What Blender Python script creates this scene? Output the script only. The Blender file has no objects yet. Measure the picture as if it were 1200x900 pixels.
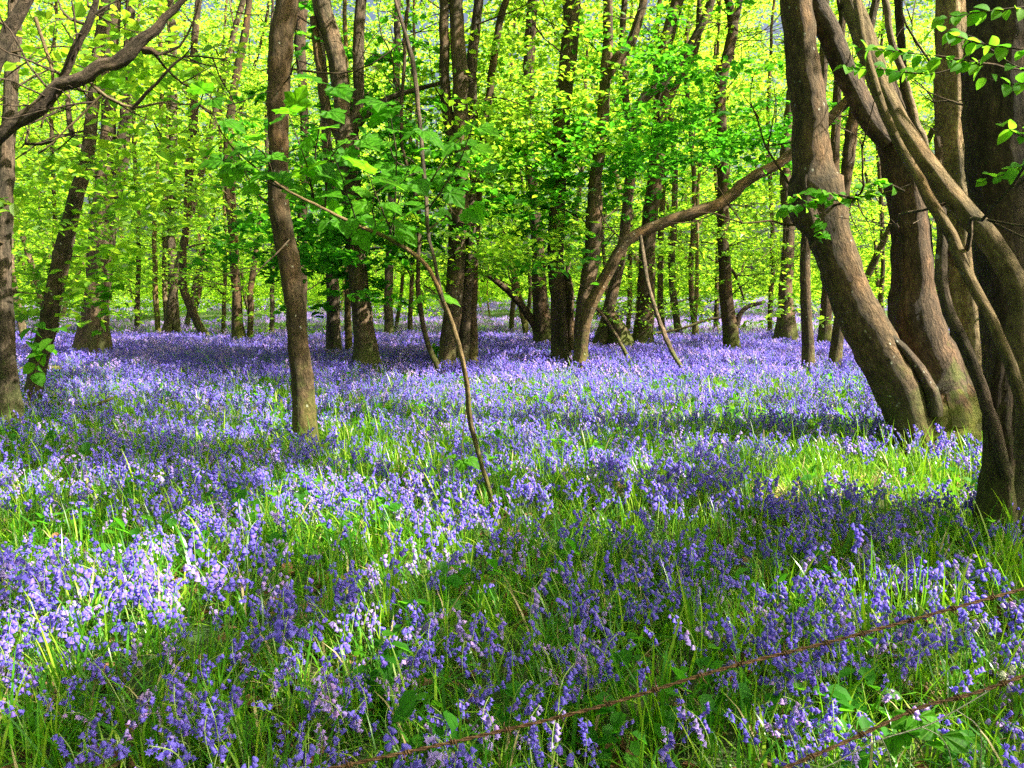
import bpy, math, random
import numpy as np
from mathutils import Vector, Matrix, Euler

random.seed(7)
rng = np.random.default_rng(7)
SC = bpy.context.scene

# ------------------------------------------------------------------ camera, light, exposure
CAM_H = 1.55
F = 900.0                      # focal length in pixels of the 1200 px wide photograph
PITCH = math.atan((450 - 345) / F)
cam_d = bpy.data.cameras.new('camera')
cam_d.sensor_width = 36.0
cam_d.lens = F / 1200 * 36
cam_d.clip_start = 0.05
cam_d.clip_end = 2000
cam = bpy.data.objects.new('camera', cam_d)
SC.collection.objects.link(cam)
cam.location = (0, 0, CAM_H)
cam.rotation_euler = (math.pi / 2 - PITCH, 0, 0)
SC.camera = cam

SUN_EL = math.radians(43)
SUN_AZ = math.radians(108)       # clockwise from +Y (straight ahead): sun stands to the right
S = np.array([math.sin(SUN_AZ) * math.cos(SUN_EL), math.cos(SUN_AZ) * math.cos(SUN_EL), math.sin(SUN_EL)])
world = bpy.data.worlds.new('World')
SC.world = world
world.use_nodes = True
wn = world.node_tree
wn.nodes.clear()
sky = wn.nodes.new('ShaderNodeTexSky')
sky.sky_type = 'NISHITA'
sky.sun_disc = False
sky.sun_elevation = SUN_EL
sky.sun_rotation = SUN_AZ
sky.dust_density = 9.0
sky.air_density = 0.8
bg = wn.nodes.new('ShaderNodeBackground')
bg.inputs['Strength'].default_value = 0.055
wo = wn.nodes.new('ShaderNodeOutputWorld')
wn.links.new(sky.outputs[0], bg.inputs[0])
wn.links.new(bg.outputs[0], wo.inputs[0])

sun_d = bpy.data.lights.new('sun', 'SUN')
sun_d.energy = 5.0
sun_d.angle = math.radians(0.5)
sun_d.color = (1.0, 0.93, 0.80)
sun = bpy.data.objects.new('sun', sun_d)
SC.collection.objects.link(sun)
sun.location = (20, 5, 20)
sun.rotation_euler = Vector(S).to_track_quat('Z', 'Y').to_euler()

SC.view_settings.view_transform = 'Standard'
SC.view_settings.look = 'None'
SC.view_settings.exposure = 2.3
SC.view_settings.gamma = 1.0
cy = SC.cycles
cy.use_denoising = False
cy.max_bounces = 7
cy.diffuse_bounces = 3
cy.glossy_bounces = 2
cy.transmission_bounces = 5
cy.transparent_max_bounces = 4
cy.caustics_reflective = False
cy.caustics_refractive = False
cy.sample_clamp_indirect = 6.0

# ------------------------------------------------------------------ helpers
def ground_z(x, y):
    x = np.asarray(x, float); y = np.asarray(y, float)
    z = 0.05 * np.sin(x * 0.55 + 1.3) * np.sin(y * 0.4 + 0.4) + 0.03 * np.sin(x * 1.7 + y * 1.1)
    z = z * np.clip(y / 6, 0.3, 1)
    r = np.clip((y - 28) / 50, 0, 1)
    return z + 0.9 * r * r * (3 - 2 * r)

def ray(px, py):
    u = (px - 600) / F
    v = -(py - 450) / F
    return np.array([u, math.cos(PITCH) + v * math.sin(PITCH), -math.sin(PITCH) + v * math.cos(PITCH)])

def at(px, py, Y):
    d = ray(px, py)
    return np.array([0, 0, CAM_H]) + d * (Y / d[1])

def ground_hit(px, py, h=0.18):
    lo, hi = 1.0, 90.0
    for _ in range(40):
        m = (lo + hi) / 2
        p = at(px, py, m)
        if p[2] > float(ground_z(p[0], p[1])) + h: lo = m
        else: hi = m
    return lo

def px_of(p):
    """picture position of a world point"""
    d = np.asarray(p, float) - np.array([0, 0, CAM_H])
    c, s = math.cos(PITCH), math.sin(PITCH)
    zf = d[..., 1] * c - d[..., 2] * s
    up = d[..., 1] * s + d[..., 2] * c
    return 600 + F * d[..., 0] / zf, 450 - F * up / zf, zf

def link(o):
    SC.collection.objects.link(o)
    return o

def tag(o, label=None, cat=None, group=None, kind=None):
    if label: o['label'] = label
    if cat: o['category'] = cat
    if group: o['group'] = group
    if kind: o['kind'] = kind
    return o

def empty(name, loc, label=None, cat=None, group=None):
    o = bpy.data.objects.new(name, None)
    o.location = loc
    o.empty_display_size = 0.2
    link(o)
    return tag(o, label, cat, group)

def mesh_np(name, V, T, mats, smooth=True, mat_idx=None, bark=None):
    V = np.asarray(V, np.float32).reshape(-1, 3)
    T = np.asarray(T, np.int32)
    k = T.shape[1]
    me = bpy.data.meshes.new(name)
    me.vertices.add(len(V)); me.vertices.foreach_set('co', V.ravel())
    me.loops.add(T.size); me.loops.foreach_set('vertex_index', T.ravel())
    me.polygons.add(len(T))
    me.polygons.foreach_set('loop_start', np.arange(0, T.size, k, dtype=np.int32))
    me.polygons.foreach_set('loop_total', np.full(len(T), k, np.int32))
    me.polygons.foreach_set('use_smooth', np.full(len(T), smooth, bool))
    for m in (mats if isinstance(mats, (list, tuple)) else [mats]):
        me.materials.append(m)
    if mat_idx is not None:
        me.polygons.foreach_set('material_index', np.asarray(mat_idx, np.int32))
    me.update(calc_edges=True)
    if bark is not None:
        a = me.attributes.new('bark', 'FLOAT_VECTOR', 'POINT')
        a.data.foreach_set('vector', np.asarray(bark, np.float32).ravel())
    return me

def obj(name, me, parent=None, world_origin=None):
    """link a mesh given in world coordinates (or local, if no parent)"""
    o = bpy.data.objects.new(name, me)
    link(o)
    if parent is not None:
        o.parent = parent
        o.matrix_parent_inverse = Matrix.Identity(4)
        if world_origin is None:
            o.location = -Vector(parent.location)
    return o

def spline(P, R, step):
    P = np.asarray(P, float); R = np.asarray(R, float)
    Q = np.vstack([2 * P[0] - P[1], P, 2 * P[-1] - P[-2]])
    RR = np.concatenate([[R[0]], R, [R[-1]]])
    out, ro = [], []
    for i in range(1, len(Q) - 2):
        n = max(2, int(np.linalg.norm(Q[i + 1] - Q[i]) / step))
        t = np.arange(n)[:, None] / n
        a, b, c, d = Q[i - 1], Q[i], Q[i + 1], Q[i + 2]
        out.append(0.5 * ((2 * b) + (-a + c) * t + (2 * a - 5 * b + 4 * c - d) * t ** 2 + (-a + 3 * b - 3 * c + d) * t ** 3))
        tt = t[:, 0] ** 2 * (3 - 2 * t[:, 0])
        ro.append(RR[i] * (1 - tt) + RR[i + 1] * tt)
    out.append(Q[-2][None]); ro.append([RR[-2]])
    return np.vstack(out), np.concatenate(ro)

def tube(P, R, seg=12, step=0.15, rough=0.04, flute=0.0, flare=0.0, r=None, knots=0, cap=True, jit=0.0):
    """returns V, T(tris), bark-coords of a gnarled tube along the points"""
    r = r or rng
    P, R = spline(P, R, step)
    n = len(P)
    L = np.concatenate([[0], np.cumsum(np.linalg.norm(np.diff(P, axis=0), axis=1))])
    if jit:
        w = np.cumsum(r.normal(0, jit, (n, 3)) * np.sqrt(step), axis=0)
        w -= np.linspace(0, 1, n)[:, None] * w[-1]
        P = P + w
    D = np.gradient(P, axis=0); D /= np.linalg.norm(D, axis=1)[:, None] + 1e-9
    up = np.array([0, 1, 0.1]) if abs(D[0][2]) > 0.5 else np.array([0, 0.1, 1])
    A = np.cross(D, up); A /= np.linalg.norm(A, axis=1)[:, None] + 1e-9
    B = np.cross(D, A)
    th = np.linspace(0, 2 * math.pi, seg, endpoint=False)
    ph = r.uniform(0, 6.28, 8)
    m = np.ones((n, seg))
    Lr = L[:, None]; rm = float(R.max())
    if rough:
        m += rough * np.sin(2 * th + ph[0] + Lr * 0.9 / max(rm * 5, .1)) + rough * 0.6 * np.sin(3 * th + ph[1] - Lr * 1.7 / max(rm * 5, .1))
        m += rough * 0.5 * np.sin(5 * th + ph[2] + 1.2 * np.sin(Lr / max(rm * 3, .05) + ph[3]))
        m += rough * 0.35 * r.normal(0, 1, (n, 1)) + rough * 0.22 * r.normal(0, 1, (n, seg))
    if flute:
        m += flute * np.abs(np.sin(3 * th + ph[4] + Lr * 0.3)) + flute * 0.6 * np.abs(np.sin(5 * th + ph[5] - Lr * .5)) - flute * .7
    if flare:
        f = np.exp(-Lr / (rm * 1.6))
        m += flare * f * (0.7 + 0.7 * np.cos(5 * th + ph[6]) ** 2 * 1.0 + 0.25 * np.sin(3 * th + ph[7]))
    for _ in range(knots):
        kl, kt = r.uniform(0.05, 0.95) * L[-1], r.uniform(0, 6.28)
        dth = (th - kt + math.pi) % (2 * math.pi) - math.pi
        g = np.exp(-((Lr - kl) / (rm * 0.7)) ** 2 - (dth / 0.45) ** 2)
        m += 0.22 * g - 0.25 * np.exp(-((Lr - kl) / (rm * 0.28)) ** 2 - (dth / 0.2) ** 2)
    V = P[:, None, :] + (R[:, None] * m)[..., None] * (np.cos(th)[None, :, None] * A[:, None] + np.sin(th)[None, :, None] * B[:, None])
    bk = np.stack([np.cos(th)[None] * rm * np.ones((n, 1)), np.sin(th)[None] * rm * np.ones((n, 1)), Lr * np.ones((1, seg))], -1)
    V = V.reshape(-1, 3); bk = bk.reshape(-1, 3)
    i = np.arange(n - 1)[:, None] * seg; j = np.arange(seg)[None]; j2 = (j + 1) % seg
    a, b, c, d = (i + j).ravel(), (i + j2).ravel(), (i + seg + j2).ravel(), (i + seg + j).ravel()
    T = np.vstack([np.stack([a, b, c], 1), np.stack([a, c, d], 1)])
    if cap:
        V = np.vstack([V, P[-1] + D[-1] * R[-1] * 0.3]); bk = np.vstack([bk, [0, 0, L[-1]]])
        k = (n - 1) * seg
        T = np.vstack([T, np.stack([k + j[0], k + j2[0], np.full(seg, len(V) - 1)], 1)])
    return V, T, bk

class Acc:
    def __init__(s): s.V, s.T, s.B, s.M, s.n = [], [], [], [], 0
    def add(s, V, T, B=None, m=0):
        s.V.append(V); s.T.append(np.asarray(T) + s.n); s.B.append(B if B is not None else np.zeros((len(V), 3)))
        s.M.append(np.full(len(T), m)); s.n += len(V)
    def mesh(s, name, mats, smooth=True):
        return mesh_np(name, np.vstack(s.V), np.vstack(s.T), mats, smooth, np.concatenate(s.M), np.vstack(s.B))

# ------------------------------------------------------------------ materials
def new_mat(name):
    m = bpy.data.materials.new(name); m.use_nodes = True
    nt = m.node_tree; nt.nodes.clear()
    out = nt.nodes.new('ShaderNodeOutputMaterial')
    return m, nt, out

def N(nt, typ, **kw):
    n = nt.nodes.new(typ)
    for k, v in kw.items():
        if k in n.inputs: n.inputs[k].default_value = v
        else: setattr(n, k, v)
    return n

def ramp(nt, fac, stops):
    c = nt.nodes.new('ShaderNodeValToRGB')
    while len(c.color_ramp.elements) < len(stops): c.color_ramp.elements.new(0.5)
    for e, (p, col) in zip(c.color_ramp.elements, stops):
        e.position = p; e.color = (*col, 1) if len(col) == 3 else col
    nt.links.new(fac, c.inputs[0])
    return c

def leaf_mat(name, refl, trans, mix=0.5, rough=0.45, var=0.5, hue=0.03, per='island', tlow=None, spec=0.3, veins=False, bright=False):
    m, nt, out = new_mat(name)
    if per == 'island':
        g = nt.nodes.new('ShaderNodeNewGeometry'); rnd = g.outputs['Random Per Island']
    else:
        g = nt.nodes.new('ShaderNodeObjectInfo'); rnd = g.outputs['Random']
    a = ramp(nt, rnd, [(0, tuple(c * (1 - var) for c in refl)), (0.6, refl), (1, (refl[0] * 1.5, refl[1] * 1.15, refl[2]))])
    if bright:
        a = ramp(nt, rnd, [(0, (refl[0] * .35, refl[1] * .4, refl[2])), (.35, (refl[0] * .7, refl[1] * .7, refl[2])), (.72, refl), (.9, (.11, .26, .012)), (1, (.27, .36, .03))])
    b = ramp(nt, rnd, [(0, tlow or (trans[0] * .6, trans[1] * .8, trans[2])), (0.5, trans), (1, (min(trans[0] * 1.35, .9), trans[1] * 1.05, trans[2]))])
    p = N(nt, 'ShaderNodeBsdfPrincipled', Roughness=rough)
    p.inputs['Specular IOR Level'].default_value = spec
    nt.links.new(a.outputs[0], p.inputs['Base Color'])
    t = nt.nodes.new('ShaderNodeBsdfTranslucent')
    nt.links.new(b.outputs[0], t.inputs['Color'])
    if veins:
        tc = nt.nodes.new('ShaderNodeTexCoord'); sp = nt.nodes.new('ShaderNodeSeparateXYZ'); nt.links.new(tc.outputs['Object'], sp.inputs[0])
        at2 = N(nt, 'ShaderNodeMath', operation='ARCTAN2'); nt.links.new(sp.outputs[0], at2.inputs[0]); nt.links.new(sp.outputs[1], at2.inputs[1])
        m5 = N(nt, 'ShaderNodeMath', operation='MULTIPLY'); nt.links.new(at2.outputs[0], m5.inputs[0]); m5.inputs[1].default_value = 8.6
        cs = N(nt, 'ShaderNodeMath', operation='COSINE'); nt.links.new(m5.outputs[0], cs.inputs[0])
        vr = ramp(nt, cs.outputs[0], [(.93, (0, 0, 0)), (.995, (.28, .28, .28))])
        nz_ = N(nt, 'ShaderNodeTexNoise', Scale=7.0, Detail=4.0); nt.links.new(tc.outputs['Object'], nz_.inputs['Vector'])
        vn = ramp(nt, nz_.outputs[0], [(.35, (.6, .62, .6)), (.65, (1.25, 1.2, 1.0))])
        for src, dst in ((a.outputs[0], p.inputs['Base Color']), (b.outputs[0], t.inputs['Color'])):
            mu = N(nt, 'ShaderNodeMix', data_type='RGBA', blend_type='MULTIPLY'); mu.inputs[0].default_value = 1
            nt.links.new(src, mu.inputs[6]); nt.links.new(vn.outputs[0], mu.inputs[7])
            ml = N(nt, 'ShaderNodeMix', data_type='RGBA'); nt.links.new(vr.outputs[0], ml.inputs[0]); nt.links.new(mu.outputs[2], ml.inputs[6]); ml.inputs[7].default_value = (.22, .42, .06, 1)
            nt.links.new(ml.outputs[2], dst)
        bp = N(nt, 'ShaderNodeBump', Strength=.5, Distance=.01); nt.links.new(cs.outputs[0], bp.inputs['Height']); nt.links.new(bp.outputs[0], p.inputs['Normal'])
    mx = N(nt, 'ShaderNodeMixShader', Fac=mix)
    nt.links.new(p.outputs[0], mx.inputs[1]); nt.links.new(t.outputs[0], mx.inputs[2])
    nt.links.new(mx.outputs[0], out.inputs[0])
    return m

def bark_mat(name, dark, mid, light, lichen=0.25, moss=0.6, scale=1.0, bump=0.7):
    m, nt, out = new_mat(name)
    L = nt.links.new
    at_ = N(nt, 'ShaderNodeAttribute', attribute_name='bark')
    oi = nt.nodes.new('ShaderNodeObjectInfo')
    mp = nt.nodes.new('ShaderNodeMapping'); mp.inputs['Scale'].default_value = (17 * scale, 17 * scale, 8.0 * scale)
    L(at_.outputs['Vector'], mp.inputs[0])
    n1 = N(nt, 'ShaderNodeTexNoise', Scale=1.6, Detail=8.0, Roughness=0.68, Distortion=0.4); L(mp.outputs[0], n1.inputs['Vector'])
    mp2 = nt.nodes.new('ShaderNodeMapping'); mp2.inputs['Scale'].default_value = (2.2, 2.2, 1.3)
    L(at_.outputs['Vector'], mp2.inputs[0])
    n2 = N(nt, 'ShaderNodeTexNoise', Scale=1.4, Detail=4.0, Roughness=0.6); L(mp2.outputs[0], n2.inputs['Vector'])
    mp4 = nt.nodes.new('ShaderNodeMapping'); mp4.inputs['Scale'].default_value = (5, 5, 22)
    L(at_.outputs['Vector'], mp4.inputs[0])
    n4 = N(nt, 'ShaderNodeTexNoise', Scale=1.2, Detail=3.0); L(mp4.outputs[0], n4.inputs['Vector'])
    v = N(nt, 'ShaderNodeTexVoronoi', Scale=1.3, feature='DISTANCE_TO_EDGE'); L(mp.outputs[0], v.inputs['Vector'])
    base = ramp(nt, n1.outputs[0], [(0.3, dark), (0.5, mid), (0.72, light)])
    big = ramp(nt, n2.outputs[0], [(0.35, (0.5, 0.52, 0.42)), (0.5, (1.0, 0.92, 0.8)), (0.66, (1.6, 1.3, 1.05))])
    mul = N(nt, 'ShaderNodeMix', data_type='RGBA', blend_type='MULTIPLY'); mul.inputs[0].default_value = 1
    L(base.outputs[0], mul.inputs[6]); L(big.outputs[0], mul.inputs[7])
    # rings and cracks
    rg = ramp(nt, n4.outputs[0], [(0.38, (0.6, 0.6, 0.6)), (0.46, (1, 1, 1))])
    mul2 = N(nt, 'ShaderNodeMix', data_type='RGBA', blend_type='MULTIPLY'); mul2.inputs[0].default_value = 0.22
    L(mul.outputs[2], mul2.inputs[6]); L(rg.outputs[0], mul2.inputs[7])
    # lichen spots
    v2 = N(nt, 'ShaderNodeTexVoronoi', Scale=9.0); L(at_.outputs['Vector'], v2.inputs['Vector'])
    nl = N(nt, 'ShaderNodeTexNoise', Scale=30.0, Detail=3.0); L(at_.outputs['Vector'], nl.inputs['Vector'])
    ad = N(nt, 'ShaderNodeMath', operation='MULTIPLY_ADD'); L(nl.outputs[0], ad.inputs[0]); ad.inputs[1].default_value = 0.35; L(v2.outputs[0], ad.inputs[2])
    gt = ramp(nt, ad.outputs[0], [(0.17 + 0.12 * lichen, (lichen,) * 3), (0.21 + 0.12 * lichen, (0, 0, 0))])
    mx = N(nt, 'ShaderNodeMix', data_type='RGBA'); L(gt.outputs[0], mx.inputs[0]); L(mul2.outputs[2], mx.inputs[6]); mx.inputs[7].default_value = (0.42, 0.42, 0.33, 1)
    # moss towards the foot, growing in patches
    gm = nt.nodes.new('ShaderNodeNewGeometry'); sp = nt.nodes.new('ShaderNodeSeparateXYZ'); L(gm.outputs['Position'], sp.inputs[0])
    mr = N(nt, 'ShaderNodeMapRange'); L(sp.outputs[2], mr.inputs[0])
    mr.inputs[1].default_value = 0.1; mr.inputs[2].default_value = 1.1; mr.inputs[3].default_value = 0.38; mr.inputs[4].default_value = 0.0
    nm = N(nt, 'ShaderNodeTexNoise', Scale=3.5, Detail=6.0, Roughness=0.7); L(at_.outputs['Vector'], nm.inputs['Vector'])
    sm = N(nt, 'ShaderNodeMath', operation='ADD'); L(nm.outputs[0], sm.inputs[0]); L(mr.outputs[0], sm.inputs[1])
    mm = ramp(nt, sm.outputs[0], [(0.62, (0, 0, 0)), (0.74, (moss,) * 3)])
    mx2 = N(nt, 'ShaderNodeMix', data_type='RGBA'); L(mm.outputs[0], mx2.inputs[0]); L(mx.outputs[2], mx2.inputs[6]); mx2.inputs[7].default_value = (0.085, 0.11, 0.018, 1)
    # per-tree tint
    hsv = nt.nodes.new('ShaderNodeHueSaturation'); L(mx2.outputs[2], hsv.inputs['Color'])
    vr = N(nt, 'ShaderNodeMapRange'); L(oi.outputs['Random'], vr.inputs[0]); vr.inputs[3].default_value = 0.8; vr.inputs[4].default_value = 1.25
    L(vr.outputs[0], hsv.inputs['Value'])
    vm = N(nt, 'ShaderNodeMath', operation='MULTIPLY'); L(oi.outputs['Random'], vm.inputs[0]); vm.inputs[1].default_value = 7.3
    vf = N(nt, 'ShaderNodeMath', operation='FRACT'); L(vm.outputs[0], vf.inputs[0])
    vs = N(nt, 'ShaderNodeMapRange'); L(vf.outputs[0], vs.inputs[0]); vs.inputs[3].default_value = .85; vs.inputs[4].default_value = 1.2; L(vs.outputs[0], hsv.inputs['Saturation'])
    p = N(nt, 'ShaderNodeBsdfPrincipled', Roughness=0.85); p.inputs['Specular IOR Level'].default_value = 0.25
    L(hsv.outputs[0], p.inputs['Base Color'])
    h = N(nt, 'ShaderNodeMath', operation='MULTIPLY_ADD'); L(v.outputs[0], h.inputs[0]); h.inputs[1].default_value = 0.5; L(n1.outputs[0], h.inputs[2])
    h2 = N(nt, 'ShaderNodeMath', operation='MULTIPLY_ADD'); L(n4.outputs[0], h2.inputs[0]); h2.inputs[1].default_value = 0.12; L(h.outputs[0], h2.inputs[2])
    nf = N(nt, 'ShaderNodeTexNoise', Scale=5.5, Detail=7.0, Roughness=0.75); L(mp.outputs[0], nf.inputs['Vector'])
    h3 = N(nt, 'ShaderNodeMath', operation='MULTIPLY_ADD'); L(nf.outputs[0], h3.inputs[0]); h3.inputs[1].default_value = 0.55; L(h2.outputs[0], h3.inputs[2])
    b = N(nt, 'ShaderNodeBump', Strength=min(1, bump * 1.3), Distance=0.05); L(h3.outputs[0], b.inputs['Height']); L(b.outputs[0], p.inputs['Normal'])
    L(p.outputs[0], out.inputs[0])
    return m

BARK = bark_mat('bark_grey_brown', (0.018, 0.013, 0.008), (0.09, 0.068, 0.042), (0.21, 0.165, 0.11))
BARK_DARK = bark_mat('bark_dark', (0.014, 0.010, 0.006), (0.066, 0.048, 0.031), (0.15, 0.11, 0.075), lichen=0.15)
BARK_PALE = bark_mat('bark_pale', (0.06, 0.045, 0.025), (0.16, 0.125, 0.075), (0.27, 0.22, 0.14), lichen=0.35, scale=0.8)
BARK_SMOOTH = bark_mat('bark_smooth', (0.025, 0.018, 0.011), (0.09, 0.067, 0.041), (0.17, 0.13, 0.085), lichen=0.7, bump=0.75, scale=0.9, moss=.4)
WOOD = bark_mat('dead_wood', (0.10, 0.065, 0.035), (0.34, 0.26, 0.15), (0.52, 0.43, 0.28), lichen=0.1, moss=0.5, scale=1.3)

LEAF_BRIGHT = leaf_mat('leaf_spring_yellow_green', (0.12, 0.25, 0.02), (0.53, 0.84, 0.05), mix=0.64, tlow=(.29, .64, .03))
LEAF_MID = leaf_mat('leaf_fresh_green', (0.085, 0.20, 0.014), (0.38, 0.68, 0.03), mix=0.56)
LEAF_DEEP = leaf_mat('leaf_deep_green', (0.03, 0.14, 0.01), (0.13, 0.52, 0.018), mix=0.5, rough=0.55, spec=.15)  # sycamore and herb green, deepened with the shade of the middle crowns
LEAF_NEAR = leaf_mat('leaf_sycamore', (0.045, 0.18, 0.006), (0.19, 0.60, 0.012), mix=0.5, rough=0.55, var=0.35, per='object', spec=.15, veins=True)
LEAF_HAZEL = leaf_mat('leaf_hazel', (0.06, 0.20, 0.015), (0.24, 0.62, 0.025), mix=0.55, rough=0.6, spec=.1, var=0.35, per='object')
BLADE = leaf_mat('bluebell_leaf', (0.048, 0.19, 0.008), (0.28, 0.66, 0.015), mix=0.32, rough=0.3, bright=True)
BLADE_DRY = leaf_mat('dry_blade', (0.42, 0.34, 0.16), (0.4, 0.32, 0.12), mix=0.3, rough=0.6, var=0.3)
LITTER = leaf_mat('dead_leaf', (0.16, 0.09, 0.045), (0.2, 0.1, 0.04), mix=0.2, rough=0.8, var=0.5)
STEM = leaf_mat('bluebell_stem', (0.24, 0.34, 0.10), (0.40, 0.52, 0.12), mix=0.25, rough=0.4, var=0.3)
BELL = leaf_mat('bluebell_petal', (0.175, 0.133, 0.68), (0.30, 0.215, 0.87), mix=0.4, rough=0.5, var=0.22, tlow=(0.2, 0.17, 0.76))
BELL_LILAC = leaf_mat('bluebell_petal_lilac', (0.38, 0.28, 0.68), (0.45, 0.34, 0.80), mix=0.4, rough=0.5, var=0.2, tlow=(0.34, 0.25, 0.72))  # lilac tone; in the far carpet it carries the sunlit paleness
BELL_WHITE = leaf_mat('bluebell_petal_white', (0.75, 0.74, 0.62), (0.7, 0.7, 0.55), mix=0.35, rough=0.5, var=0.1)

def ground_mat():
    m, nt, out = new_mat('woodland_floor')
    L = nt.links.new
    g = nt.nodes.new('ShaderNodeNewGeometry')
    n1 = N(nt, 'ShaderNodeTexNoise', Scale=9.0, Detail=8.0, Roughness=0.7); L(g.outputs['Position'], n1.inputs['Vector'])
    n2 = N(nt, 'ShaderNodeTexNoise', Scale=0.7, Detail=4.0); L(g.outputs['Position'], n2.inputs['Vector'])
    a = ramp(nt, n1.outputs[0], [(0.3, (0.02, 0.022, 0.008)), (0.5, (0.04, 0.06, 0.014)), (0.72, (0.13, 0.10, 0.05))])
    b = ramp(nt, n1.outputs[0], [(0.3, (0.02, 0.04, 0.008)), (0.6, (0.04, 0.10, 0.015))])
    mx = N(nt, 'ShaderNodeMix', data_type='RGBA')
    f = ramp(nt, n2.outputs[0], [(0.4, (0, 0, 0)), (0.6, (1, 1, 1))])
    L(f.outputs[0], mx.inputs[0]); L(a.outputs[0], mx.inputs[6]); L(b.outputs[0], mx.inputs[7])
    p = N(nt, 'ShaderNodeBsdfPrincipled', Roughness=0.95); L(mx.outputs[2], p.inputs['Base Color'])
    bu = N(nt, 'ShaderNodeBump', Strength=0.9, Distance=0.05); L(n1.outputs[0], bu.inputs['Height']); L(bu.outputs[0], p.inputs['Normal'])
    L(p.outputs[0], out.inputs[0])
    return m
GROUND = ground_mat()

def rust_mat(name, cols, rough=0.75, metal=0.2):
    m, nt, out = new_mat(name)
    L = nt.links.new
    g = nt.nodes.new('ShaderNodeTexCoord')
    n1 = N(nt, 'ShaderNodeTexNoise', Scale=90.0, Detail=5.0, Roughness=0.7); L(g.outputs['Object'], n1.inputs['Vector'])
    a = ramp(nt, n1.outputs[0], cols)
    p = N(nt, 'ShaderNodeBsdfPrincipled', Roughness=rough, Metallic=metal); L(a.outputs[0], p.inputs['Base Color'])
    b = N(nt, 'ShaderNodeBump', Strength=0.8, Distance=0.002); L(n1.outputs[0], b.inputs['Height']); L(b.outputs[0], p.inputs['Normal'])
    L(p.outputs[0], out.inputs[0])
    return m
RUST = rust_mat('rusty_wire', [(0.3, (0.03, 0.016, 0.010)), (0.5, (0.13, 0.06, 0.03)), (0.72, (0.32, 0.17, 0.09))])
GALV = rust_mat('galvanised_wire', [(0.3, (0.18, 0.17, 0.13)), (0.7, (0.45, 0.44, 0.38))], rough=0.5, metal=0.5)

# ------------------------------------------------------------------ ground
def build_ground():
    xs = np.concatenate([np.linspace(-400, -60, 12), np.linspace(-55, 55, 180), np.linspace(60, 400, 12)])
    ys = np.concatenate([np.linspace(-60, -2, 12), np.linspace(0, 90, 200), np.linspace(100, 600, 20)])
    X, Y = np.meshgrid(xs, ys)
    V = np.stack([X, Y, ground_z(X, Y)], -1).reshape(-1, 3)
    nx = len(xs)
    i = (np.arange(len(ys) - 1)[:, None] * nx + np.arange(nx - 1)[None]).ravel()
    T = np.stack([i, i + 1, i + nx + 1, i + nx], 1)
    o = obj('ground', mesh_np('ground', V, T, GROUND))
    tag(o, kind='structure')
build_ground()

# ------------------------------------------------------------------ foliage
def unit(v): return v / (np.linalg.norm(v, axis=-1, keepdims=True) + 1e-9)

def leaves_at(C, Nrm, Dir, size, fine=False, r=rng):
    """leaf shaped faces: C centres, Nrm leaf normals, Dir direction to the tip"""
    n = len(C)
    Nrm = unit(Nrm); Dir = unit(Dir - (Dir * Nrm).sum(1, keepdims=True) * Nrm)
    Sd = np.cross(Nrm, Dir)
    s = size[:, None]
    w = s * r.uniform(0.26, 0.4, (n, 1))
    fold = s * r.uniform(0.03, 0.14, (n, 1))
    if not fine:
        V = np.stack([C - Dir * s * .5, C + Sd * w + Nrm * fold, C + Dir * s * .5 - Nrm * fold * .6, C - Sd * w + Nrm * fold], 1)
        b = np.arange(n)[:, None] * 4
        T = np.vstack([b + [0, 2, 1], b + [0, 3, 2]])
        return V.reshape(-1, 3), T
    V = np.stack([C - Dir * s * .5,
                  C - Dir * s * .18 + Sd * w + Nrm * fold, C + Dir * s * .2 + Sd * w * .85 + Nrm * fold,
                  C + Dir * s * .52 - Nrm * fold,
                  C + Dir * s * .2 - Sd * w * .85 + Nrm * fold, C - Dir * s * .18 - Sd * w + Nrm * fold], 1)
    b = np.arange(n)[:, None] * 6
    T = np.vstack([b + [0, 2, 1], b + [0, 3, 2], b + [0, 4, 3], b + [0, 5, 4]])
    return V.reshape(-1, 3), T

def sprays(C, rad, nper, leaf, tilt=0.25, jitter=0.45, thick=0.12, fine=False, r=rng, droop=0.25):
    """flat leafy sprays (the layered habit of beech and sycamore): n discs of leaves"""
    C = np.asarray(C, float); n = len(C)
    rad = np.broadcast_to(rad, (n,))
    up = unit(np.array([0, 0, 1.0]) + r.normal(0, tilt, (n, 3)))
    a = r.uniform(0, 6.283, n)
    ax = unit(np.cross(up, np.stack([np.cos(a), np.sin(a), np.zeros(n)], 1)))
    ay = np.cross(up, ax)
    # oblong sprays
    k = np.repeat(np.arange(n), nper)
    m = len(k)
    rr = np.sqrt(r.uniform(0, 1, m)); t = r.uniform(0, 6.283, m)
    lx = rr * np.cos(t) * 1.25; ly = rr * np.sin(t) * 0.7
    R = rad[k][:, None]
    P = C[k] + R * (lx[:, None] * ax[k] + ly[:, None] * ay[k]) + up[k] * (r.normal(0, thick, (m, 1)) * R - droop * R * (rr ** 2)[:, None])
    D = lx[:, None] * ax[k] + ly[:, None] * ay[k] * 1.4 + r.normal(0, 0.5, (m, 3))
    Nn = up[k] + r.normal(0, jitter, (m, 3))
    return leaves_at(P, Nn, D, leaf * r.uniform(0.65, 1.3, m), fine, r)

def foliage_mesh(name, V, T, mat):
    return mesh_np(name, V, T, mat, smooth=False)

# ------------------------------------------------------------------ trees in the picture
SUPPORT = []     # (x, y, root object) of trees which can carry overhead canopy
def rad(w, Y): return 0.5 * w * Y / F

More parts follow.
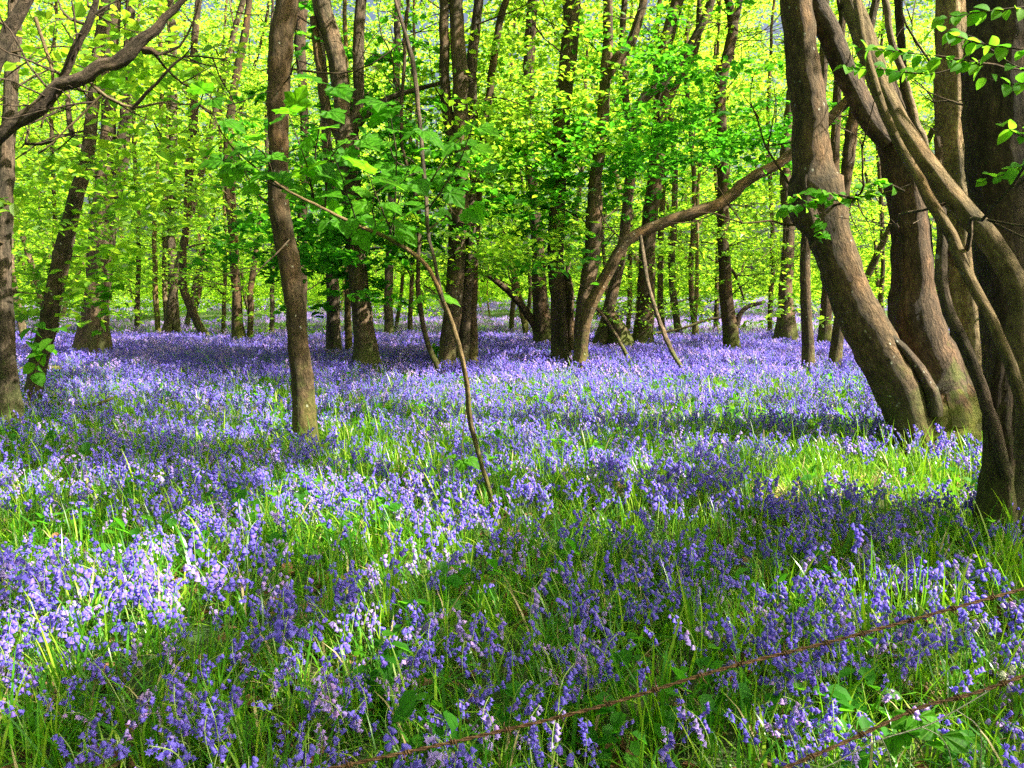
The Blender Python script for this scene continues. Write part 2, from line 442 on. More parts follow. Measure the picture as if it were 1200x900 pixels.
def stem_pts(pl, Y, foot=True, top=None, dY=0.0):
    """polyline of (px, py, width) into world points; optional growth above the picture"""
    P, R = [], []
    n = len(pl)
    for i, (x, y, w) in enumerate(pl):
        yy = Y + dY * i / max(1, n - 1)
        P.append(at(x, y, yy)); R.append(rad(w, yy))
    if foot:
        b = P[0].copy(); g = float(ground_z(b[0], b[1]))
        d = (P[0] - P[1]); d = d / max(abs(d[2]), 0.2)
        q = b + d * (b[2] - g + 0.12) * 0.8; q[2] = g - 0.12
        if b[2] - q[2] > 0.12: P.insert(0, q); R.insert(0, R[0] * 1.12)
        else: P[0] = q
    if top:
        d = P[-1] - P[-2]; d = d / np.linalg.norm(d)
        p = P[-1]; r0 = R[-1]; k = 0
        while p[2] < top and k < 14:
            d = d + np.array([rng.normal(0, .12), rng.normal(0, .12), 0.22]); d /= np.linalg.norm(d)
            p = p + d * 1.4; k += 1
            P.append(p); R.append(max(0.03, r0 * max(0.15, 1 - (k / 10.0))))
    return np.array(P), np.array(R)

def grow_twigs(P, R, n, length, r=rng, zmin=1.2, thin=0.012, up=0.35, jit=0.14, forks=3):
    """thin crooked side twigs along a stem, joined"""
    A = Acc()
    ok = np.where(P[:, 2] > zmin)[0]
    if len(ok) < 2: return None, []
    ends = []
    for _ in range(n):
        i = r.choice(ok)
        a = r.uniform(0, 6.283)
        d = np.array([math.cos(a), math.sin(a), r.normal(up, 0.3)]); d /= np.linalg.norm(d)
        ln = length * r.uniform(0.5, 1.4); t0 = thin * r.uniform(0.6, 1.5)
        pts = [P[i]]
        for k in range(5):
            d = d + r.normal(0, jit * 1.6, 3); d /= np.linalg.norm(d)
            pts.append(pts[-1] + d * ln / 5)
        V, T, B = tube(pts, np.linspace(t0, t0 * 0.25, 6), seg=4, step=ln / 8, rough=0, r=r, jit=0.02)
        A.add(V, T, B); ends.append(pts[-1]); ends.append(pts[3])
        for f in range(forks):
            q = pts[r.integers(2, 5)]
            e = d + r.normal(0, .7, 3); e /= np.linalg.norm(e)
            pp = [q]
            for k in range(3):
                e = e + r.normal(0, jit * 2, 3); e /= np.linalg.norm(e); pp.append(pp[-1] + e * ln * 0.16)
            V, T, B = tube(pp, np.linspace(t0 * .5, t0 * 0.15, 4), seg=3, step=ln / 6, rough=0, r=r)
            A.add(V, T, B); ends.append(pp[-1])
    return A, ends

CAT = 'tree'
def build_tree(base_px, stems, label, mat=BARK, name='woodland_tree', top=12, twigs=14, twl=1.6, foliage=None, fmat=LEAF_MID,
               Y=None, near=False, flute=0.0, flare=0.6, rough=0.045, knots=4, group=None, support=True, leaf=0.085):
    """stems: list of dict(pl=[...], kind='trunk'|'branch', top=bool, dY=, mat=)"""
    bx, by = base_px
    Y = Y or ground_hit(bx, by)
    b = at(bx, by, Y)
    loc = (b[0], Y, float(ground_z(b[0], Y)))
    root = empty(name, loc, label, CAT, group)
    allP, allR, ends = [], [], []
    for s in stems:
        kind = s.get('kind', 'trunk')
        tp = s.get('top', kind == 'trunk')
        P, R = stem_pts(s['pl'], Y + s.get('off', 0), foot=s.get('foot', kind == 'trunk'), top=top if tp else None, dY=s.get('dY', 0))
        big = R.max()
        seg = 28 if near else (14 if big > 0.06 else 8)
        if big < 0.04: seg = 7
        V, T, B = tube(P, R, seg=seg, step=0.07 if near else 0.14, rough=s.get('rough', rough), flute=s.get('flute', flute if kind == 'trunk' else 0),
                       flare=s.get('flare', flare if kind == 'trunk' else 0), knots=s.get('knots', knots if kind == 'trunk' else 1), jit=s.get('jit', 0.02))
        o = obj(kind, mesh_np(kind, V, T, s.get('mat', mat), True, None, B), root)
        if s.get('label'): o['label'] = s['label']
        P2, R2 = spline(P, R, 0.3)
        allP.append(P2); allR.append(R2)
    P = np.vstack(allP); R = np.concatenate(allR)
    if twigs:
        A, ends = grow_twigs(P, R, twigs, twl, zmin=s.get('zmin', 1.3), thin=0.011 * max(1, Y / 12))
        if A: obj('twigs', A.mesh('twigs', mat), root)['kind'] = 'stuff'
    if foliage:
        VV, TT, n = [], [], 0
        for (cx, cy, rx, ry, dy, cnt, *rest) in foliage:
            lf = rest[0] if rest else leaf
            C = []
            for _ in range(cnt):
                a = np.clip(rng.normal(0, 0.45, 2), -.95, .95)
                C.append(at(cx + rx * a[0], cy + ry * a[1], Y + dy + rng.normal(0, 0.9)))
            V, T = sprays(np.array(C), rng.uniform(0.3, 0.75, cnt), 28, lf, fine=True, tilt=0.16, jitter=.35, thick=.07)
            VV.append(V); TT.append(T + n); n += len(V)
        o = obj('crown', foliage_mesh('crown', np.vstack(VV), np.vstack(TT), fmat), root)
    if support: SUPPORT.append((P[-1][0], P[-1][1], root))
    return root

def tr(*pl, **k): return dict(pl=list(pl), kind='trunk', **k)
def br(*pl, **k): return dict(pl=list(pl), kind='branch', **k)

# --- left side
build_tree((14, 492), [tr((13, 488, 29), (10, 420, 23), (7, 330, 19), (7, 240, 18), (10, 150, 15), (14, 60, 14), (16, 0, 13))],
           'grey-green straight tree cut by the left picture edge, beside the leaning trunk', BARK, twigs=10)
build_tree((36, 470), [tr((36, 468, 17), (55, 380, 20), (73, 300, 20), (90, 240, 17), (105, 180, 14), (112, 120, 12), (122, 40, 11), (128, 0, 11))],
           'brown tree leaning right over the fallen stick at far left', BARK_SMOOTH, twigs=30, twl=1.8,
           foliage=[(90, 200, 150, 150, 1, 30), (60, 330, 100, 60, 1, 20), (160, 90, 130, 110, -1, 26), (120, 230, 110, 100, -1, 22)], fmat=LEAF_MID, leaf=.12)
build_tree((106, 416), [tr((107, 412, 34), (112, 350, 25), (118, 290, 27), (122, 240, 28), (121, 190, 16), (126, 100, 15), (132, 0, 15)),
                        br((124, 300, 14), (130, 252, 17), (141, 190, 15), (146, 120, 12), (149, 70, 11), (152, 0, 10), top=True),
                        br((120, 215, 8), (100, 180, 7), (84, 150, 6), (78, 100, 5), foot=False)],
           'stout forked grey tree at left with two upright stems and smooth foot', BARK_SMOOTH, twigs=16,
           foliage=[(170, 240, 110, 90, -1.2, 30), (60, 300, 90, 50, 2, 18), (170, 60, 120, 90, -1, 24)], fmat=LEAF_MID)
build_tree((242, 398), [tr((243, 398, 10), (228, 372, 9), (214, 335, 9), (215, 290, 8), (220, 230, 9), (227, 140, 9), (229, 60, 8), (235, 0, 7))],
           'thin dark tree bending sharply near its foot, left of centre', BARK_DARK, twigs=14, foliage=[(215, 270, 120, 110, -2, 44), (240, 160, 110, 110, -2, 36), (200, 60, 110, 80, -2, 20)], fmat=LEAF_MID)
build_tree((280, 402), [tr((279, 402, 15), (276, 340, 11), (272, 260, 11), (268, 190, 12), (272, 120, 9), (284, 50, 9), (291, 0, 7)),
                        br((293, 402, 7), (295, 350, 7), (298, 300, 6), (306, 250, 5), foot=True)],
           'slim tree with a second thinner stem, second tree left of the spotted trunk', BARK_DARK, twigs=14, foliage=[(290, 290, 110, 100, -2, 44), (290, 130, 100, 120, -1, 26)], fmat=LEAF_MID, leaf=.12)
build_tree((206, 394), [tr((206, 392, 12), (204, 350, 11), (200, 260, 10), (203, 150, 9), (199, 0, 7))],
           'short-looking sunlit trunk beside the sharply bending thin tree', BARK, twigs=6)
for x, w in ((186, 6), (196, 6)):
    build_tree((x, 391), [tr((x, 391, w), (x - 3, 330, w), (x - 2, 240, w * .8), (x + 4, 100, w * .7), (x, 0, 5))],
               'whitish slender birch stem, left of the pair by the bending tree' if x == 186 else 'whitish slender birch stem, right of the pair by the bending tree', BARK_PALE, name='birch_tree', twigs=4)
# --- the spotted trunk
build_tree((356, 508), [tr((357, 500, 27), (354, 450, 26), (347, 380, 23), (340, 310, 25), (331, 250, 24), (329, 190, 22), (331, 100, 24), (334, 60, 26), (341, 0, 24))],
           'gently curved brown tree with white spots standing alone in the bluebells', BARK_SMOOTH, near=True, twigs=8, flare=0.32, rough=0.03)
build_tree((352, 398), [tr((354, 396, 12), (352, 300, 11), (355, 180, 10), (354, 100, 10), (350, 50, 12), (353, 0, 13))],
           'reddish rough stem rising just behind the spotted trunk', BARK_DARK, twigs=6)
# --- dark sycamore left of centre
build_tree((429, 434), [tr((429, 430, 29), (424, 380, 24), (417, 300, 22), (411, 220, 23), (407, 160, 26), (402, 110, 19), (391, 50, 20), (377, 0, 20)),
                        br((411, 165, 16), (419, 120, 13), (420, 60, 13), (423, 0, 12), top=True),
                        br((405, 180, 10), (384, 130, 11), (376, 80, 10), (367, 20, 9)),
                        br((418, 150, 8), (445, 122, 7), (470, 110, 6), (520, 96, 4))],
           'forked tree behind the big drooping sycamore leaves with dark green foliage low down', BARK, twigs=26, twl=2.0,
           foliage=[(430, 255, 170, 110, 0, 85), (390, 300, 120, 50, 0.5, 30), (470, 190, 150, 90, .5, 40), (330, 250, 110, 120, 1.0, 30), (420, 80, 130, 90, 1.5, 30)], fmat=LEAF_DEEP, leaf=0.16)
build_tree((391, 418), [tr((391, 414, 17), (390, 360, 16), (388, 290, 15), (386, 200, 12), (380, 120, 10), (370, 0, 9))],
           'sunlit brown trunk just left of the dark forked tree', BARK_SMOOTH, twigs=6)
build_tree((408, 414), [tr((408, 412, 8), (407, 370, 8), (409, 300, 7), (412, 200, 6), (405, 60, 5))],
           'thin whitish stem between two brown trunks left of centre', BARK_PALE, name='birch_tree', twigs=4)
build_tree((457, 392), [tr((457, 392, 11), (456, 340, 10), (459, 250, 9), (464, 120, 8), (466, 0, 7))],
           'mossy thin trunk farther back between the dark forked tree and the central clump', BARK, twigs=6)
# --- central clump of stems
build_tree((535, 432), [tr((522, 430, 18), (529, 360, 20), (536, 280, 20), (541, 190, 18), (538, 100, 17), (532, 0, 15)),
                        tr((541, 430, 15), (546, 350, 14), (552, 260, 13), (552, 150, 13), (554, 60, 12), (560, 0, 11), off=0.4),
                        tr((554, 426, 13), (553, 350, 11), (556, 290, 9), (562, 200, 8), (572, 120, 8), (585, 30, 8), off=0.7),
                        br((534, 175, 12), (527, 145, 13), (520, 80, 12), (518, 0, 10), top=True)],
           'clump of three upright stems right of the thin curved sapling', BARK_SMOOTH, twigs=24,
           foliage=[(520, 120, 120, 130, 1, 40), (590, 170, 100, 130, 1, 44), (500, 260, 120, 70, -.5, 24), (600, 60, 100, 90, 2, 30), (590, 290, 90, 40, 1, 20)], fmat=LEAF_MID, leaf=.12)
build_tree((516, 436), [tr((516, 436, 7), (503, 398, 6), (497, 355, 6), (498, 312, 5), (500, 250, 5), (480, 170, 4), (476, 60, 4), jit=0.03)],
           'crooked dark thin stem between the curved sapling and the stem clump', BARK_DARK, name='thin_tree', twigs=8, twl=.8, knots=0, support=False)
# --- right of centre
build_tree((638, 408), [tr((638, 405, 24), (632, 350, 18), (629, 290, 15), (622, 220, 14), (619, 130, 14), (621, 60, 12), (625, 0, 11)),
                        br((634, 398, 10), (622, 375, 10), (605, 352, 8), (588, 335, 7), (570, 322, 5))],
           'dark tree with a low branch reaching left, beside the tall smooth trunk', BARK_DARK, twigs=20,
           foliage=[(610, 110, 60, 60, 0, 40), (600, 300, 50, 25, 0, 20), (690, 80, 60, 60, 2, 20)], fmat=LEAF_MID)
build_tree((660, 424), [tr((660, 420, 20), (657, 350, 19), (654, 290, 19), (656, 220, 19), (661, 140, 20), (667, 60, 19), (669, 0, 18)),
                        br((668, 410, 10), (668, 350, 10), (664, 320, 8))],
           'tall smooth straight trunk at the centre, sunlit on one side', BARK_SMOOTH, twigs=18, twl=1.8,
           foliage=[(600, 120, 110, 120, -1, 26), (690, 110, 120, 130, -1, 26), (620, 300, 70, 50, -1, 10)], fmat=LEAF_MID, leaf=.12)
build_tree((683, 432), [tr((679, 430, 15), (688, 370, 15), (703, 335, 15), (732, 285, 13), (765, 265, 12), (800, 254, 12.5), (845, 240, 12.5), (880, 212, 12.5), (925, 185, 12), (962, 152, 12), (990, 122, 12), (1006, 106, 10), top=False, knots=6, flare=0.2, jit=0.03),
                        ],
           'long low leaning trunk arching from the centre clump to the right', BARK_SMOOTH, twigs=16, twl=1.0, support=False, Y=None,
           foliage=[(760, 180, 170, 60, 1.6, 50, .15), (850, 150, 130, 70, 1.6, 36, .15), (650, 240, 110, 75, 1.2, 36, .15)], fmat=LEAF_DEEP)
build_tree((682, 426), [tr((681, 424, 17), (684, 370, 18), (692, 320, 19), (698, 260, 18), (699, 205, 14), (706, 150, 14), (710, 90, 13), (713, 0, 11)),
                        br((711, 95, 10), (722, 72, 12), (738, 50, 11), (748, 22, 10), (755, 0, 9), top=True)],
           'forked pale tree behind the smooth centre trunk, fork high up on its right', BARK_SMOOTH, twigs=14,
           foliage=[(730, 150, 150, 110, 0.5, 42, .14), (640, 190, 110, 110, 0.5, 36, .14), (800, 90, 130, 90, 1, 24, .14)], fmat=LEAF_DEEP)
build_tree((701, 410), [tr((700, 408, 16), (714, 350, 14), (728, 280, 12), (738, 210, 12), (742, 150, 12), top=False),
                        br((742, 152, 9), (734, 125, 9), (730, 70, 8), (732, 0, 7), top=True),
                        br((742, 152, 11), (750, 121, 11), (773, 98, 11), (802, 66, 11), (825, 23, 10), (838, -20, 9), top=True)],
           'leaning tree with a wide open fork right of centre', BARK, twigs=20, support=False)
build_tree((755, 408), [tr((754, 406, 22), (757, 340, 20), (758, 280, 18), (768, 200, 18), (775, 130, 18), (780, 60, 16), (795, 0, 14)),
                        br((760, 210, 8), (773, 156, 8), (788, 110, 8), (814, 60, 7), (820, 0, 6))],
           'mossy upright trunk standing right of the arching trunk foot', BARK, twigs=16, foliage=[(740, 370, 40, 30, -.3, 14), (790, 330, 50, 50, 0, 16)], fmat=LEAF_MID)
build_tree((726, 410), [tr((727, 406, 26), (722, 385, 20), (715, 368, 14), top=False, flare=.5)],
           'broken mossy stump between two trunks right of centre', BARK_DARK, name='tree_stump', twigs=0, support=False)
build_tree((860, 414), [tr((859, 410, 18), (853, 350, 15), (849, 290, 13), (848, 230, 13), (844, 150, 14), (843, 100, 14), (853, 60, 12), (858, 35, 12), (852, 0, 8)),
                        br((858, 40, 9), (863, 15, 8), (866, 0, 7), top=True),
                        br((861, 388, 7), (866, 370, 6), (876, 360, 5), (896, 353, 4)),
                        br((849, 325, 4), (858, 315, 4), (866, 335, 3), (872, 352, 2))],
           'dark slender tree right of centre with a hooked low branch', BARK_DARK, twigs=36, twl=2.4,
           foliage=[(860, 240, 110, 120, 0, 44), (840, 90, 110, 100, 0, 30), (900, 330, 80, 50, 0, 20)], fmat=LEAF_MID, leaf=.13)
for (x, x2, w, lab) in ((796, 788, 9, 'thin brown tree in the sunlit gap left of the dark slender tree'), (815, 811, 7, 'thinnest tree beside the dark slender tree'),
                        (776, 773, 8, 'narrow reddish tree right of the mossy upright trunk')):
    build_tree((x, 393), [tr((x, 392, w), (x2, 320, w * .9), (x2 + 4, 200, w * .8), (x2 - 5, 80, w * .7), (x2, 0, w * .6))], lab, BARK, name='thin_tree', twigs=10)
build_tree((922, 402), [tr((922, 400, 24), (921, 340, 16), (925, 270, 13), (921, 200, 12), (930, 100, 10), (936, 0, 8))],
           'mossy broad-footed tree behind the leaning trunk on the right', BARK, twigs=10)
build_tree((948, 434), [tr((949, 430, 14), (946, 360, 12), (946, 290, 12), (950, 220, 11), (962, 120, 10), (968, 0, 9))],
           'narrow reddish-brown stem left of the great leaning trunk', BARK_SMOOTH, twigs=6)
build_tree((966, 408), [tr((966, 404, 16), (967, 350, 13), (972, 290, 12), (975, 200, 11), (979, 100, 9), (983, 0, 8))],
           'short dark rough trunk in the gap left of the great leaning trunk', BARK_DARK, twigs=8)
build_tree((979, 430), [tr((978, 428, 14), (986, 370, 13), (991, 300, 11), (995, 220, 12), (1000, 180, 14), (1006, 130, 13), (1018, 60, 10), (1030, 0, 9))],
           'stem seen just behind the great leaning trunk, curving right', BARK_SMOOTH, twigs=12, twl=1.4)
# --- the big coppiced clump on the right
build_tree((1085, 512), [tr((1066, 498, 50), (1046, 450, 54), (1018, 400, 50), (994, 350, 46), (973, 300, 44), (957, 250, 50), (948, 226, 56), (944, 200, 43), (940, 140, 36), (932, 60, 33), (923, 0, 33), flare=0.12, knots=7),
                         tr((1104, 498, 70), (1096, 440, 62), (1080, 380, 52), (1070, 320, 42), (1066, 250, 38), (1058, 200, 42), (1046, 150, 36), (1036, 95, 28), top=False, off=0.25, mat=BARK_DARK, knots=8, rough=.07, flute=.08),
                         tr((1134, 492, 36), (1134, 420, 38), (1132, 330, 38), (1129, 250, 36), (1122, 180, 36), (1119, 100, 36), (1117, 0, 34), off=0.3, mat=WOOD, flute=0.16, label='pale fluted barkless stem'),
                         br((1042, 165, 24), (1018, 140, 26), (993, 92, 24), (972, 43, 24), (955, 15, 26), (943, -15, 26), off=.1, mat=BARK_DARK, top=True, label='dark broken limb'),
                         br((1140, 345, 5), (1122, 310, 9), (1098, 250, 9), (1085, 173, 9), (1073, 139, 9), (1059, 87, 8), (1046, 45, 8), (1036, -5, 8), off=.2, mat=BARK_PALE),
                         br((1088, 400, 6), (1090, 310, 12), (1076, 200, 10), (1064, 120, 9), (1058, 40, 9), (1052, -5, 9), off=.5, mat=BARK_DARK),
                         dict(pl=[(952, 190, 16), (946, 210, 32), (943, 230, 37), (947, 252, 34), (958, 285, 14)], kind='burr', foot=False, top=False, off=-.02, rough=.1, mat=BARK_SMOOTH, knots=2, label='dark mossy burr'),
                         dict(pl=[(1104, 508, 92), (1103, 482, 78), (1100, 455, 56), (1096, 432, 26)], kind='stool', foot=True, top=False, off=.2, mat=BARK_DARK, rough=.09, flute=.14, flare=.25, knots=6, label='broad mossy stool joining the stems'),
                         br((1094, 486, 18), (1088, 458, 16), (1074, 432, 14), (1054, 405, 11), (1034, 382, 6), off=-.12),
                         ],
           'huge multi-stemmed tree with a great trunk leaning left, lit bluebells at its foot', BARK_SMOOTH, near=True, twigs=26, twl=1.6, name='coppiced_tree', top=11)
build_tree((1172, 625), [tr((1196, 612, 84), (1194, 540, 68), (1192, 480, 64), (1194, 420, 66), (1192, 340, 68), (1188, 250, 70), (1182, 150, 68), (1178, 60, 68), (1176, -20, 66), off=.35, mat=BARK_DARK, flute=.07, rough=.06, knots=8, flare=.2),
                         tr((1166, 608, 44), (1168, 545, 34), (1166, 470, 30), (1174, 410, 26), (1182, 340, 18), (1188, 290, 6), off=.3, flute=.12, flare=0.2, rough=.07, top=False, mat=BARK_DARK),
                         br((1200, 540, 26), (1197, 450, 26), (1192, 395, 26), (1186, 345, 24), (1160, 300, 24), (1130, 258, 24), (1090, 215, 26), (1050, 165, 26), (1025, 110, 24), (1008, 70, 24), (988, 20, 22), (975, -20, 20), off=-.1, dY=0.6, top=True, mat=BARK_PALE, label='thick limb leaning up to the left'),  # pale bark puts the sunlight on this limb into its colour
                         br((1240, 600, 16), (1222, 530, 15), (1204, 470, 15), (1192, 431, 14), (1177, 393, 14), (1160, 350, 13), (1143, 312, 13), (1126, 275, 13), (1085, 208, 12), (1062, 173, 11), (1044, 139, 10), (1027, 92, 9), (1012, 40, 8), (1004, 0, 8), off=-.25, mat=BARK_PALE, dY=.3, label='pale thin pole-like limb'),
                         br((1180, 560, 14), (1168, 510, 14), (1160, 476, 14), (1151, 446, 14), (1135, 410, 14), (1115, 365, 14), (1106, 325, 14), (1102, 263, 12), (1104, 220, 10), (1098, 160, 8), off=.15, dY=.2, mat=BARK_SMOOTH, label='sinuous stem'),
                         ],
           'massive dark trunk at the right picture edge with leaning limbs and mossy foot', BARK, near=True, twigs=10, name='coppiced_tree', top=11)

# --- tree outside the frame on the left which carries the dark limb
build_tree((-130, 600), [tr((-130, 560, 60), (-128, 400, 50), (-110, 200, 46), (-90, 60, 42), (-80, -60, 36)),
                         br((-100, 215, 18), (-50, 190, 14), (0, 162, 14), (26, 140, 15), (50, 128, 15), (78, 100, 14), (100, 93, 12), (126, 76, 13), (150, 69, 14), (168, 54, 12), (185, 40, 10), (196, 22, 8), (222, -6, 5), knots=6, jit=.03, rough=.11),
                         br((166, 58, 9), (176, 58, 8), (184, 64, 5)),
                         br((-60, 160, 17), (-20, 95, 17), (0, 55, 15), (18, 22, 14), (42, -16, 11)),
                         br((58, 116, 8), (72, 90, 9), (86, 55, 9), (102, 30, 8), (114, -8, 6)),
                         br((108, 100, 4), (125, 115, 3.5), (155, 127, 3), (190, 120, 2), (225, 122, 1.5), mat=BARK_PALE),
                         br((120, 112, 3), (100, 130, 2.5), (80, 150, 2), (45, 180, 2), mat=BARK_PALE),
                         br((40, 20, 4), (52, 60, 4), (62, 110, 3), (48, 150, 2), mat=BARK_PALE)],
           'dark thick crooked limb reaching in across the top left corner', BARK_DARK, Y=6.3, near=True, twigs=26, twl=0.9)

# --- young leafy trees between the old ones: bright layered foliage
for (bx, by, w, lab, fol, m) in (
    (62, 392, 6, 'young leafy tree behind the far left trunks, all bright layers', [(60, 230, 90, 130, 0, 90), (50, 60, 80, 80, 0, 50)], LEAF_BRIGHT),
    (160, 388, 6, 'young leafy tree filling the gap right of the stout forked tree', [(180, 250, 70, 120, 0, 80), (190, 80, 70, 90, 0, 50)], LEAF_BRIGHT),
    (262, 392, 5, 'young leafy tree behind the thin bending tree', [(250, 250, 70, 130, 0, 80), (260, 70, 70, 80, 0, 50)], LEAF_MID),
    (318, 394, 6, 'young leafy tree just left of the spotted trunk', [(305, 300, 45, 70, 0, 40), (300, 100, 60, 110, 0, 50)], LEAF_BRIGHT),
    (480, 390, 6, 'young leafy tree between the dark forked tree and the stem clump', [(470, 300, 50, 80, 0, 40), (470, 90, 80, 110, 0, 80)], LEAF_BRIGHT),
    (600, 388, 6, 'young leafy tree behind the low dark branch at the centre', [(600, 230, 50, 110, 0, 60), (600, 60, 60, 80, 0, 40)], LEAF_BRIGHT),
    (840, 386, 6, 'young leafy tree behind the dark slender tree', [(830, 230, 70, 120, 0, 70), (830, 70, 70, 80, 0, 50)], LEAF_BRIGHT),
    (902, 390, 6, 'young beech with wide bright layers right of the dark slender tree', [(900, 290, 60, 90, 0, 90), (900, 110, 60, 90, 0, 50)], LEAF_BRIGHT),
    (1032, 392, 6, 'young beech shining yellow-green in the gap above the great leaning trunk', [(1010, 300, 60, 90, 0, 80), (1000, 130, 70, 90, 0, 50)], LEAF_BRIGHT),
    (735, 388, 6, 'young leafy tree behind the wide-forked tree', [(740, 110, 90, 100, 0, 80), (740, 300, 60, 60, 0, 30)], LEAF_MID)):
    build_tree((bx, by), [tr((bx, by, w), (bx + 3, by - 120, w * .8), (bx - 3, by - 250, w * .7), (bx + 4, 0, w * .5))], lab, BARK, name='young_tree', twigs=14, twl=2.2, foliage=fol, fmat=m, leaf=.12, support=False, flare=.1, knots=0)

# ------------------------------------------------------------------ leaning dead sticks, logs
def stick(name, pl, label, mat=BARK, Ys=None, cat='branch', seg=8, jit=0.012, rough=0.08, zfix=None):
    P, R = [], []
    for i, (x, y, w) in enumerate(pl):
        Y = Ys[i]
        P.append(at(x, y, Y)); R.append(rad(w, Y))
    P = np.array(P)
    if zfix is not None:
        for i in range(len(P)): P[i][2] = float(ground_z(P[i][0], P[i][1])) + zfix
    V, T, B = tube(P, R, seg=seg, step=0.06, rough=rough, jit=jit, knots=1)
    c = P.mean(0)
    o = obj(name, mesh_np(name, V - c, T, mat, True, None, B)); o.location = c
    return tag(o, label, cat)
g1 = ground_hit(803, 440)
stick('fallen_pole', [(750, 276, 4.5), (762, 340, 5), (778, 390, 5.5), (803, 438, 5), (812, 452, 5)], 'thin straight dead pole leaning against the arching trunk, foot in sunlit bluebells', BARK, [g1 + 1.2, g1 + .8, g1 + .4, g1, g1 - .1])
g2 = ground_hit(738, 424)
stick('fallen_pole', [(684, 345, 4), (708, 372, 4), (724, 396, 4.5), (738, 422, 4.5), (745, 434, 4)], 'shorter dead stick leaning against the smooth centre trunk', BARK, [g2 + .5, g2 + .35, g2 + .15, g2, g2 - .1])
g3 = ground_hit(80, 478)
stick('fallen_branch', [(28, 474, 7), (60, 472, 6), (90, 476, 7), (112, 473, 5), (132, 466, 3)], 'dark fallen stick lying in the bluebells at left beside leaning tree', BARK_DARK, [g3 + .2, g3 + .1, g3, g3, g3 + .1])
g4 = ground_hit(60, 436)
stick('fallen_log', [(-20, 436, 7), (30, 434, 8), (60, 432, 8), (104, 437, 6)], 'brown fallen log behind the two left-hand trunks', WOOD, [g4, g4, g4, g4])
g5 = ground_hit(1010, 600, .05)
stick('fallen_log', [(905, 594, 12), (960, 594, 14), (1020, 592, 16), (1080, 598, 15), (1112, 602, 10)], 'low brown rotting log in shade at the foot of the massive right trunk', BARK_DARK, [g5 + .1, g5 + .05, g5, g5, g5 + .05])
g6 = ground_hit(780, 400)
stick('fallen_branch', [(700, 392, 3), (740, 393, 3.5), (790, 388, 3), (825, 376, 3), (856, 370, 2)], 'thin bare branch hanging low between mossy trunk and dark slender tree', BARK_DARK, [g6] * 5)

# ------------------------------------------------------------------ the curved sapling with large sycamore leaves
def lobed_leaf(name, mat, lobes=5, n=1.0):
    """a sycamore leaf: five pointed lobes, gently folded, base at the origin, tip along +Y, about 1 long"""
    out = [(0, 0.0), (.12, -.07), (.27, -.10), (.30, .0), (.45, .08), (.42, .20), (.56, .40), (.45, .46), (.36, .52), (.26, .54), (.27, .70), (.14, .84), (0, 1.0)]
    right = [(x, y) for x, y in out]
    left = [(-x, y) for x, y in out[1:-1]]
    V = [(0, y, 0) for y in (0, .3, .6)]
    pts = right + left[::-1]
    def z(x, y): return 0.25 * abs(x) - 0.28 * max(0, y - .35) ** 2 - 0.35 * x * x + 0.03 * math.sin(9 * x + 5 * y)
    verts = [(0, .28, z(0, .28))] + [(x, y, z(x, y)) for x, y in pts]
    k = len(pts)
    T = [(0, 1 + i, 1 + (i + 1) % k) for i in range(k)]
    return mesh_np(name, verts, np.array(T), mat, smooth=False)

def oval_leaf(name, mat):
    ys = [0, .12, .35, .6, .82, 1.0]; ws = [0, .24, .40, .38, .22, 0]
    V, T = [], []
    for y, w in zip(ys, ws):
        z = -0.25 * y * y
        V += [(-w, y, z + .35 * w), (0, y, z), (w, y, z + .35 * w)]
    for i in range(5):
        a = i * 3
        T += [(a, a + 1, a + 4, a + 3), (a + 1, a + 2, a + 5, a + 4)]
    return mesh_np(name, V, np.array(T), mat, smooth=True)
SYC = lobed_leaf('sycamore_leaf', LEAF_NEAR)
HAZ = oval_leaf('hazel_leaf', LEAF_HAZEL)
BRAM = oval_leaf('bramble_leaf', LEAF_NEAR)

def place_leaf(me, name, p, root, direction, up, size):
    d = Vector(direction).normalized()
    u = Vector(up); u = (u - d * u.dot(d)).normalized()
    x = d.cross(u)
    M = Matrix(((x.x * size, d.x * size, u.x * size, p[0]), (x.y * size, d.y * size, u.y * size, p[1]), (x.z * size, d.z * size, u.z * size, p[2]), (0, 0, 0, 1)))
    o = bpy.data.objects.new(name, me)
    link(o)
    o.parent = root
    pm = Matrix.Translation(-Vector(root.matrix_world_root) if hasattr(root, 'matrix_world_root') else -Vector(ORIG[root.name]))
    o.matrix_local = pm @ M
    return o
ORIG = {}

